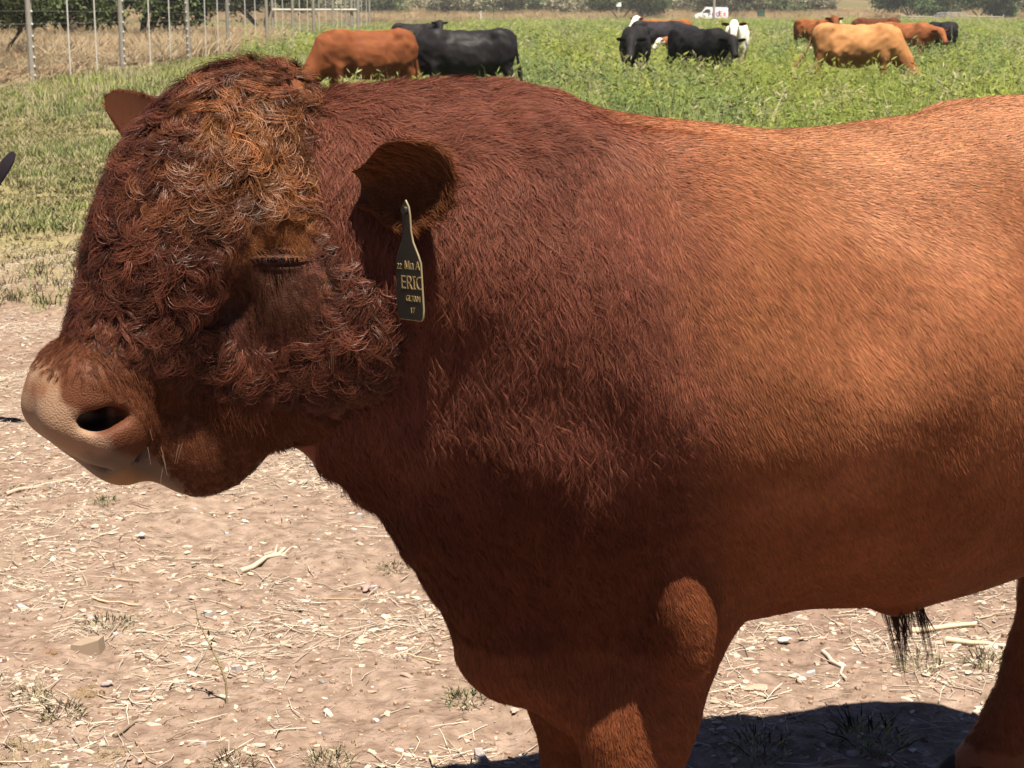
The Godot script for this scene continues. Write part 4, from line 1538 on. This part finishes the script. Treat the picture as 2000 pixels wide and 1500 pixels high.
	for sp: Array in [[-6.5, -0.3], [5.8, 12.5]]:
		for h: float in [0.55, 1.0]:
			var b := Shape.new()
			b.bar(Vector3(sp[0], h, 0), Vector3(sp[1], h - 0.15, 0), 0.07)
			part("rail", b.mesh(), rw, rails)
		for k in 4:
			var b := Shape.new()
			var x := lerpf(sp[0], sp[1], k / 3.0)
			b.bar(Vector3(x, -0.1, 0.05), Vector3(x, 1.3, 0.05), 0.09)
			part("post", b.mesh(), rw, rails)
	# standpipe, roadside box, small sign
	var pipe := thing("standpipe", "white standpipe at the far edge of the field above the black grazing cow", "standpipe", Vector3(-4.2, 0, -240.0))
	var pp := Shape.new()
	pp.bar(Vector3(0, -0.1, 0), Vector3(0, 1.7, 0), 0.085)
	part("pipe", pp.mesh(), paint(0.7, 0.68, 0.62, 0.6), pipe)
	var tap := Shape.new()
	tap.bar(Vector3(0, 1.5, 0), Vector3(-0.35, 1.62, 0), 0.05)
	tap.bar(Vector3(0, 1.7, 0), Vector3(0, 1.95, 0), 0.12, 0.06)
	part("tap", tap.mesh(), paint(0.5, 0.48, 0.44, 0.5), pipe)
	var bin := thing("roadside_box", "dark green box on grey legs by the road right of the van", "box", Vector3(45.6, 0.05, -326.0))
	var bs := Shape.new()
	bs.box(Vector3(0, 1.5, 0), Vector3(1.25, 0.95, 0.9))
	part("box", bs.mesh(), paint(0.03, 0.075, 0.055, 0.5), bin)
	var lid := Shape.new()
	lid.box(Vector3(0, 2.02, 0), Vector3(1.35, 0.09, 1.0))
	part("lid", lid.mesh(), paint(0.05, 0.10, 0.08, 0.5), bin)
	for x: float in [-0.5, 0.5]:
		for z: float in [-0.35, 0.35]:
			var lg := Shape.new()
			lg.bar(Vector3(x, 0, z), Vector3(x, 1.05, z), 0.06)
			part("leg", lg.mesh(), paint(0.4, 0.4, 0.39, 0.6), bin)
	var sign_ := thing("small_sign", "small white board on a thin post in front of the forked tree", "sign", Vector3(19.9, 0.1, -333.0))
	var sb := Shape.new()
	sb.box(Vector3(0, 3.1, 0), Vector3(1.0, 0.75, 0.05))
	part("board", sb.mesh(), paint(0.75, 0.76, 0.78, 0.5), sign_)
	var sp2 := Shape.new()
	sp2.bar(Vector3(0, -0.1, -0.07), Vector3(0, 3.4, -0.07), 0.045)
	part("post", sp2.mesh(), paint(0.3, 0.3, 0.3, 0.6), sign_)

func build_van() -> void:
	# own axes: x forward; the side with the lettering is +z
	var van := thing("delivery_van", "white delivery van with purple and red lettering parked on the far road", "van", Vector3(36.6, 0.05, -327.0), PI)
	var white := paint(0.78, 0.78, 0.80, 0.35, 0.5)
	var glass := paint(0.03, 0.035, 0.04, 0.08, 0.6)
	var o := PackedVector2Array()
	for k: Array in [[-2.95, 0.45], [-2.95, 2.45], [-2.80, 2.62], [0.75, 2.66], [1.15, 2.58], [1.95, 1.62], [2.85, 1.32], [3.02, 1.05], [3.05, 0.45]]:
		o.append(Vector2(k[0], k[1]))
	var b := Shape.new()
	b.prism(o, -1.0, 1.0)
	part("body", b.mesh(), white, van)
	for s: float in [1.0, -1.0]:
		var w := Shape.new()
		var q4 := PackedVector2Array([Vector2(0.35, 1.62), Vector2(0.35, 2.28), Vector2(1.12, 2.28), Vector2(1.66, 1.62)])
		w.prism(q4, 1.003 if s > 0.0 else -1.015, 1.015 if s > 0.0 else -1.003)
		part("window", w.mesh(), glass, van)
		var sk := Shape.new()
		sk.box(Vector3(0.05, 0.5, 1.01 * s), Vector3(5.2, 0.16, 0.03))
		part("sill", sk.mesh(), paint(0.05, 0.05, 0.055, 0.6), van)
		var seam := Shape.new()
		seam.box(Vector3(0.25, 1.5, 1.004 * s), Vector3(0.03, 1.9, 0.012))
		part("door_seam", seam.mesh(), paint(0.3, 0.3, 0.31, 0.6), van)
		var lamp := Shape.new()
		lamp.box(Vector3(2.86, 1.12, 0.82 * s), Vector3(0.34, 0.2, 0.3))
		part("headlight", lamp.mesh(), paint(0.6, 0.62, 0.65, 0.15, 0.6), van)
		var mirror := Shape.new()
		mirror.box(Vector3(1.55, 1.75, 1.14 * s), Vector3(0.14, 0.36, 0.2))
		part("mirror", mirror.mesh(), paint(0.05, 0.05, 0.055, 0.5), van)
		for x: float in [1.95, -1.85]:
			var tyre := Shape.new()
			tyre.bar(Vector3(x, 0.36, 0.80 * s), Vector3(x, 0.36, 1.02 * s), 0.36, 0.36, 24)
			var ty := part("wheel", tyre.mesh(), paint(0.02, 0.02, 0.02, 0.9), van)
			var rim := Shape.new()
			rim.bar(Vector3(x, 0.36, 1.0 * s), Vector3(x, 0.36, 1.03 * s), 0.2, 0.18, 16)
			part("rim", rim.mesh(), paint(0.45, 0.45, 0.46, 0.4, 0.5), ty)
	var shield := Shape.new()
	shield.quad_pts(Vector3(1.19, 2.545, -0.86), Vector3(1.19, 2.545, 0.86), Vector3(1.93, 1.66, 0.86), Vector3(1.93, 1.66, -0.86))
	var sh := part("windscreen", shield.mesh(), glass, van)
	sh.position = Vector3(0.012, 0.012, 0)
	var bump := Shape.new()
	bump.box(Vector3(3.04, 0.6, 0), Vector3(0.16, 0.32, 1.9))
	part("bumper", bump.mesh(), paint(0.06, 0.06, 0.065, 0.6), van)
	# the lettering on the side that faces the field (the other side carries it too)
	for s: float in [1.0, -1.0]:
		var first := letters("Fed", 0.95, Vector3(-0.35, 1.45, -1.005), paint(0.10, 0.035, 0.22, 0.5), van, 0.01)
		var second := letters("Ex", 0.95, Vector3(-1.95, 1.45, -1.005), paint(0.62, 0.06, 0.07, 0.5), van, 0.01)
		if s > 0.0:
			first.rotation.y = PI
			second.rotation.y = PI
		else:
			first.position = Vector3(-1.95, 1.45, 1.005)
			second.position = Vector3(-0.4, 1.45, 1.005)

# ------------------------------------------------------------------ litter on the bare soil
func lump_mesh(seed_: int, flat: float) -> ArrayMesh:
	var r := RandomNumberGenerator.new()
	r.seed = seed_
	var f := Field.new()
	f.blob(Vector3.ZERO, Vector3(0.7, 0.5 * flat, 0.55), 0.1)
	for i in 4:
		f.blob(Vector3(r.randfn() * 0.4, r.randfn() * 0.15 * flat, r.randfn() * 0.35), Vector3(0.45, 0.35 * flat, 0.4), 0.12, Basis(Vector3.UP, r.randf() * 3.0))
	return f.nets(Vector3(-1.6, -1.2, -1.6), Vector3(1.6, 1.2, 1.6), 0.30).mesh()

func flake_mesh(seed_: int, thick: float) -> ArrayMesh:
	# an angular splinter or crumb with flat faces
	var r := RandomNumberGenerator.new()
	r.seed = seed_
	var s := Shape.new()
	var k := 5 + r.randi() % 2
	var ring: Array[Vector3] = []
	var low: Array[Vector3] = []
	for i in k:
		var a := TAU * i / k + r.randf_range(-0.4, 0.4)
		var d := r.randf_range(0.45, 1.1)
		ring.append(Vector3(cos(a) * d, thick * r.randf_range(0.2, 1.0), sin(a) * d * 0.75))
		low.append(Vector3(cos(a) * d * 1.1, -thick, sin(a) * d * 0.85))
	var top := Vector3(r.randfn() * 0.2, thick * r.randf_range(0.7, 1.5), r.randfn() * 0.2)
	for i in k:
		var a := ring[i]
		var b := ring[(i + 1) % k]
		for t: Array in [[top, b, a], [a, b, low[(i + 1) % k]], [a, low[(i + 1) % k], low[i]]]:
			var nn: Vector3 = ((t[2] - t[0]) as Vector3).cross(t[1] - t[0]).normalized()
			if nn.dot((t[0] + t[1] + t[2]) as Vector3 - Vector3(0, -thick * 2.0, 0)) < 0.0:
				nn = -nn
			var v0 := s.vert(t[0], nn)
			s.vert(t[1], nn)
			s.vert(t[2], nn)
			if ((t[2] - t[0]) as Vector3).cross(t[1] - t[0]).dot(nn) > 0.0:
				s.tri(v0, v0 + 1, v0 + 2)
			else:
				s.tri(v0, v0 + 2, v0 + 1)
	return s.mesh()

func straw_mesh(seed_: int) -> ArrayMesh:
	var r := RandomNumberGenerator.new()
	r.seed = seed_
	var s := Shape.new()
	var p := Vector3(-0.5, 0.02, 0)
	var pts := PackedVector3Array()
	var rr := PackedFloat32Array()
	var a := r.randfn() * 0.3
	for i in 4:
		pts.append(p)
		rr.append(0.022 - 0.004 * i)
		a += r.randfn() * 0.35
		p += Vector3(cos(a), r.randf_range(-0.02, 0.06), sin(a)) * 0.33
	s.tube(pts, rr, 4)
	return s.mesh()

var grit: NoiseTexture2D

func build_litter() -> void:
	grit = speckle(23, 0.05, null)
	rng.seed = 4242
	var rough := tinted(0.9, 0.15)
	var straw := [[], [], [], []]
	var straw_c := [PackedColorArray(), PackedColorArray(), PackedColorArray(), PackedColorArray()]
	var chips := [[], [], []]
	var chips_c := [PackedColorArray(), PackedColorArray(), PackedColorArray()]
	var clods := [[], [], []]
	var clods_c := [PackedColorArray(), PackedColorArray(), PackedColorArray()]
	for i in 190000:
		var z := -rng.randf_range(2.7, 11.5)
		var half := -z * 0.31 + 0.3
		var x := rng.randf_range(-half, half)
		var w := patches.get_noise_2d(x * 3.0 + 5.0, z * 3.0)
		# more straw to the right behind the legs and along the far edge of the dirt
		var lots := clampf(0.26 + w * 1.9 + patches.get_noise_2d(x * 11.0, z * 11.0) * 1.2 + smoothstep(0.2, 1.0, x) * 0.5 + smoothstep(-4.5, -7.0, z) * 0.35, 0.05, 1.0)
		var turn := Basis(Vector3.UP, rng.randf() * TAU) * Basis(Vector3(0, 0, 1), rng.randfn() * 0.12)
		var p := Vector3(x, height(x, z), z)
		var kind := rng.randf()
		if kind < 0.40:
			if rng.randf() > lots:
				continue
			var l := 0.012 + 0.11 * pow(rng.randf(), 3.2)
			var k := rng.randi() % 4
			straw[k].append(Transform3D(turn * Basis.from_scale(Vector3(l, 0.025 + l * 0.45, 0.025 + l * 0.45)), p + Vector3(0, 0.002, 0)))
			straw_c[k].append(Color(0.52, 0.45, 0.365).lerp(Color(0.33, 0.265, 0.21), pow(rng.randf(), 1.2)) * rng.randf_range(0.75, 1.1))
		elif kind < 0.74:
			if rng.randf() > lots + 0.1:
				continue
			var k := rng.randi() % 3
			var l := 0.003 + 0.011 * pow(rng.randf(), 3.0)
			chips[k].append(Transform3D(turn * Basis.from_scale(Vector3(l * 1.5, l * 0.5, l)), p + Vector3(0, l * 0.15, 0)))
			chips_c[k].append(Color(0.50, 0.43, 0.34).lerp(Color(0.29, 0.21, 0.165), rng.randf()) * rng.randf_range(0.7, 1.1))
		else:
			if rng.randf() > 0.8:
				continue
			var k := rng.randi() % 3
			var l := 0.0018 + 0.010 * pow(rng.randf(), 5.0)
			clods[k].append(Transform3D(turn * Basis.from_scale(Vector3.ONE * l), p + Vector3(0, l * 0.1, 0)))
			var c := Color(0.26, 0.18, 0.135) * rng.randf_range(0.65, 1.15)
			if rng.randf() < 0.06:
				c = Color(0.30, 0.27, 0.26) * rng.randf_range(0.7, 1.2)
			clods_c[k].append(c)
	for k in 4:
		many("straw", straw_mesh(601 + k), rough, straw[k], straw_c[k], self)
	for k in 3:
		many("wood_chips", flake_mesh(611 + k, 0.22), rough, chips[k], chips_c[k], self)
		many("soil_crumbs", flake_mesh(621 + k, 0.6), rough, clods[k], clods_c[k], self)
	# small stones one could pick up
	var stone_m: Array[ArrayMesh] = [lump_mesh(631, 0.8), flake_mesh(635, 0.8), lump_mesh(633, 0.9)]
	for i in 46:
		var z := -rng.randf_range(3.1, 7.5)
		var x := rng.randf_range(-1.0, 1.0) * (-z * 0.3)
		stone("small rounded stone lying on the bare soil", Vector3(x, height(x, z) + 0.004, z), Vector3(1.2, 0.8, 1.0) * rng.randf_range(0.010, 0.022), Color(0.30, 0.22, 0.18).lerp(Color(0.33, 0.31, 0.31), rng.randf()), stone_m[i % 3], "small stones on the bare soil")
	stone("flat squarish tan stone beside the grass tuft at the left", on_soil(-1.020, -3.964) + Vector3(0, 0.012, 0), Vector3(0.050, 0.032, 0.040), Color(0.25, 0.19, 0.14), stone_m[1], "", 0.3)
	stone("grey stone just right of the crumbly dung lump", on_soil(-0.929, -3.754) + Vector3(0, 0.008, 0), Vector3(0.018, 0.014, 0.014), Color(0.25, 0.21, 0.21), stone_m[0], "")
	stone("reddish grey stone to the right of the broken stick", on_soil(-0.388, -4.442) + Vector3(0, 0.008, 0), Vector3(0.024, 0.018, 0.018), Color(0.28, 0.20, 0.18), stone_m[2], "")
	stone("pale rounded stone below the bull's chin", on_soil(-1.074, -4.853) + Vector3(0, 0.008, 0), Vector3(0.018, 0.016, 0.016), Color(0.42, 0.36, 0.32), stone_m[2], "")
	stone("white stone behind the bull's foreleg", on_soil(0.664, -4.034) + Vector3(0, 0.01, 0), Vector3(0.022, 0.016, 0.018), Color(0.58, 0.52, 0.46), stone_m[0], "")
	stone("grey stone at the bottom edge left of the bull's leg", on_soil(-0.063, -3.356) + Vector3(0, 0.01, 0), Vector3(0.028, 0.022, 0.022), Color(0.30, 0.26, 0.25), stone_m[1], "")
	stone("flat pink slab of stone behind the foreleg near the shadow", on_soil(0.553, -3.702) + Vector3(0, 0.004, 0), Vector3(0.040, 0.010, 0.026), Color(0.40, 0.24, 0.18), stone_m[0], "")
	stone("thin pink stone in the soil below the dung lump", on_soil(-0.775, -3.542) + Vector3(0, 0.004, 0), Vector3(0.024, 0.012, 0.016), Color(0.40, 0.28, 0.23), stone_m[1], "")
	lump_of("dung_lump", "yellowish crumbly dung lump left of the little plant", "dung", on_soil(-0.975, -3.705), 0.050, Color(0.20, 0.14, 0.085), 641)
	lump_of("rotten_wood", "large crumbling piece of rotten wood in the bottom left corner", "wood", on_soil(-1.004, -3.356), 0.13, Color(0.22, 0.165, 0.115), 642)
	lump_of("dung_lump", "small dark brown dung lump left of the flat squarish stone", "dung", on_soil(-1.104, -3.936), 0.028, Color(0.22, 0.13, 0.07), 643)
	stick("broken_stick", "pale broken stick with a split end in the middle of the bare soil", on_soil(-0.740, -4.537), on_soil(-0.639, -4.754), 0.008, Color(0.48, 0.38, 0.28), 651, 2)
	stick("stick", "straight tan stick left of the little plant's top", on_soil(-1.101, -4.338), on_soil(-0.963, -4.282), 0.0035, Color(0.46, 0.33, 0.22), 652)
	stick("stick", "thin brown stick above the small stone right of the broken stick", on_soil(-0.497, -4.346), on_soil(-0.375, -4.371), 0.003, Color(0.30, 0.21, 0.14), 653)
	stick("stick", "dark twig at the left edge beside the bull's muzzle", on_soil(-1.963, -6.372), on_soil(-1.800, -6.338), 0.007, Color(0.15, 0.10, 0.07), 654)
	stick("stick", "grey stick lying slanting behind the foreleg", on_soil(0.754, -3.977), on_soil(0.770, -3.786), 0.006, Color(0.40, 0.33, 0.27), 655)
	stick("stick", "long bleached stick behind the hanging belly hairs", on_soil(1.001, -4.143), on_soil(1.168, -4.165), 0.009, Color(0.50, 0.40, 0.28), 656)
	stick("stick", "long bleached stick running towards the hind leg", on_soil(1.075, -4.077), on_soil(1.202, -3.998), 0.008, Color(0.50, 0.40, 0.28), 657)
	stick("stick", "short dark stick near the bottom left between small stones", on_soil(-0.854, -3.498), on_soil(-0.823, -3.559), 0.006, Color(0.18, 0.13, 0.10), 658)
	stick("stick", "grey weathered branch lying across the left side below the muzzle", on_soil(-1.628, -5.409), on_soil(-1.448, -5.534), 0.007, Color(0.36, 0.28, 0.21), 659)
	for i in 34:
		var z := -rng.randf_range(3.1, 7.5)
		var x := rng.randf_range(-1.0, 1.0) * (-z * 0.3)
		var a := rng.randf() * TAU
		var l := rng.randf_range(0.05, 0.15)
		var e := Vector3(x + cos(a) * l, 0, z + sin(a) * l)
		e.y = height(e.x, e.z) + 0.006
		stick("twig", "thin dry twig lying on the bare soil", Vector3(x, height(x, z) + 0.004, z), e, rng.randf_range(0.002, 0.004), Color(0.46, 0.36, 0.24).lerp(Color(0.20, 0.14, 0.10), rng.randf()), 700 + i, 0, "dry twigs on the bare soil")
	# little plant with a long bare stem
	var plant := thing("seedling", "little leggy weed with a bent bare stem on the soil below the muzzle", "weed", on_soil(-0.635, -3.645))
	var stem := Shape.new()
	stem.col = Color(0.26, 0.21, 0.12)
	stem.tube(PackedVector3Array([Vector3(0, -0.01, 0), Vector3(0, 0.05, 0), Vector3(-0.012, 0.095, 0.004), Vector3(-0.04, 0.15, -0.005), Vector3(-0.058, 0.19, -0.008), Vector3(-0.066, 0.235, -0.012)]), PackedFloat32Array([0.0028, 0.0026, 0.0024, 0.0018, 0.0015, 0.0008]), 6)
	stem.tube(PackedVector3Array([Vector3(-0.008, 0.088, 0.004), Vector3(-0.03, 0.105, 0.01), Vector3(-0.045, 0.118, 0.012)]), PackedFloat32Array([0.0018, 0.0014, 0.0008]), 5)
	part("stem", stem.mesh(), rough, plant)
	var lf := Shape.new()
	for i in 12:
		var u := rng.randf()
		var b := Vector3(-0.02, 0.12, 0).lerp(Vector3(-0.066, 0.235, -0.012), u)
		var d := Vector3(rng.randfn(), rng.randf_range(-0.2, 0.6), rng.randfn()).normalized()
		lf.col = Color(0.26, 0.29, 0.14) * rng.randf_range(0.7, 1.3)
		lf.ribbon(PackedVector3Array([b, b + d * 0.010, b + d * 0.020]), PackedFloat32Array([0.001, 0.003, 0.0003]), d.cross(Vector3.UP).normalized(), Vector3.UP)
	part("leaves", lf.mesh(), plant_mat(), plant)
	# separate tufts on the dirt
	var tuft_mesh: Array[ArrayMesh] = [blade_clump(241, 120, 0.040, 0.0027, 0.7, 0.06, 0), blade_clump(242, 100, 0.042, 0.0026, 0.9, 0.055, 0)]
	var pm := plant_mat()
	for k: Array in [[-0.999, -4.106, 1.0, "low green grass tuft above the flat squarish stone"], [-0.328, -4.595, 0.75, "green grass tuft right of the reddish stone beside the bull's chest"], [-0.109, -3.651, 0.9, "pale grass tuft just left of the brisket"], [0.956, -3.837, 0.9, "yellow-green grass tuft beneath the hanging belly hairs"], [1.100, -3.837, 1.0, "yellow-green grass tuft beside the hind leg"],
			[0.744, -3.428, 1.5, "large shaded grass tuft in the bull's shadow"], [0.507, -3.351, 1.2, "shaded grass tuft behind the foreleg at the bottom edge"], [-0.987, -3.579, 0.9, "sparse dry grass tuft above the rotten wood"], [-0.571, -3.325, 0.9, "yellowish grass tuft at the bottom edge under the little plant"], [-0.376, -3.313, 0.9, "yellowish grass tuft at the bottom edge in the middle of the soil"], [-1.273, -5.247, 0.7, "small green tuft below the bull's lip"], [-1.074, -3.651, 0.8, "dry tuft left of the dung lump"], [-1.752, -8.381, 0.9, "green tuft by the bull's forehead"]]:
		var g := thing("grass_tuft", k[3], "grass tuft", on_soil(k[0], k[1]), rng.randf() * 3.0)
		g.scale = Vector3(k[2], float(k[2]) * 0.65, k[2])
		var c := Color(0.40, 0.42, 0.22).lerp(Color(0.56, 0.50, 0.33), rng.randf())
		many("blades", tuft_mesh[rng.randi() % 2], pm, [Transform3D(Basis(), Vector3.ZERO)], PackedColorArray([c]), g, "")

func on_soil(x: float, z: float) -> Vector3:
	return Vector3(x, height(x, z), z)

func stone(label: String, at: Vector3, size: Vector3, c: Color, mesh: ArrayMesh, group: String, turn := -1.0) -> void:
	var s := part("stone", mesh, paint(c.r, c.g, c.b, 0.85, 0.2), self)
	s.position = at
	s.scale = size
	s.rotation.y = rng.randf() * TAU if turn < 0.0 else turn
	tag(s, label, "stone", group)

func lump_of(called: String, label: String, cat: String, at: Vector3, size: float, c: Color, seed_: int) -> void:
	var r := RandomNumberGenerator.new()
	r.seed = seed_
	var f := Field.new()
	for i in 16:
		f.blob(Vector3(r.randfn() * 0.42, r.randf() * 0.16, r.randfn() * 0.26), Vector3(r.randf_range(0.15, 0.45), r.randf_range(0.06, 0.14), r.randf_range(0.08, 0.2)), 0.03, Basis(Vector3.UP, r.randf() * 3.0))
	var s := f.nets(Vector3(-1.6, -0.3, -1.4), Vector3(1.6, 1.0, 1.4), 0.07)
	var n := noise(seed_, 6.0, 3)
	for i in s.v.size():
		var w := n.get_noise_3dv(s.v[i])
		s.v[i] += s.n[i] * w * 0.16
		s.c[i] = c * (1.0 + 0.5 * w)
	s.recompute_normals()
	var crumbly := tinted(0.95, 0.1)
	crumbly.uv1_triplanar = true
	crumbly.uv1_world_triplanar = true
	crumbly.uv1_scale = Vector3.ONE * 7.0
	crumbly.heightmap_enabled = true
	crumbly.heightmap_scale = 0.7
	crumbly.heightmap_texture = grit
	var o := part(called, s.mesh(), crumbly, self)
	o.position = at - Vector3(0, size * 0.16, 0)
	o.scale = Vector3.ONE * size
	tag(o, label, cat)

func stick(called: String, label: String, a: Vector3, b: Vector3, r: float, c: Color, seed_: int, split := 0, group := "") -> void:
	var g := RandomNumberGenerator.new()
	g.seed = seed_
	var s := Shape.new()
	s.col = c
	var d := b - a
	var side := d.cross(Vector3.UP).normalized()
	var pts := PackedVector3Array()
	var rr := PackedFloat32Array()
	for i in 6:
		var u := i / 5.0
		pts.append(d * u + side * g.randfn() * d.length() * 0.025 + Vector3(0, r * (0.7 + 0.6 * g.randf()), 0))
		rr.append(r * lerpf(1.0, 0.6, u) * g.randf_range(0.85, 1.1))
	s.tube(pts, rr, 6)
	for k in split:
		s.tube(PackedVector3Array([pts[3], pts[4] + side * r * (1.6 - 3.2 * k), pts[5] + side * r * (3.0 - 6.0 * k) + Vector3(0, r, 0)]), PackedFloat32Array([r * 0.7, r * 0.5, r * 0.2]), 5)
	var o := part(called, s.mesh(), tinted(0.9, 0.15), self)
	o.position = a
	tag(o, label, "stick" if called != "twig" else "twig", group)
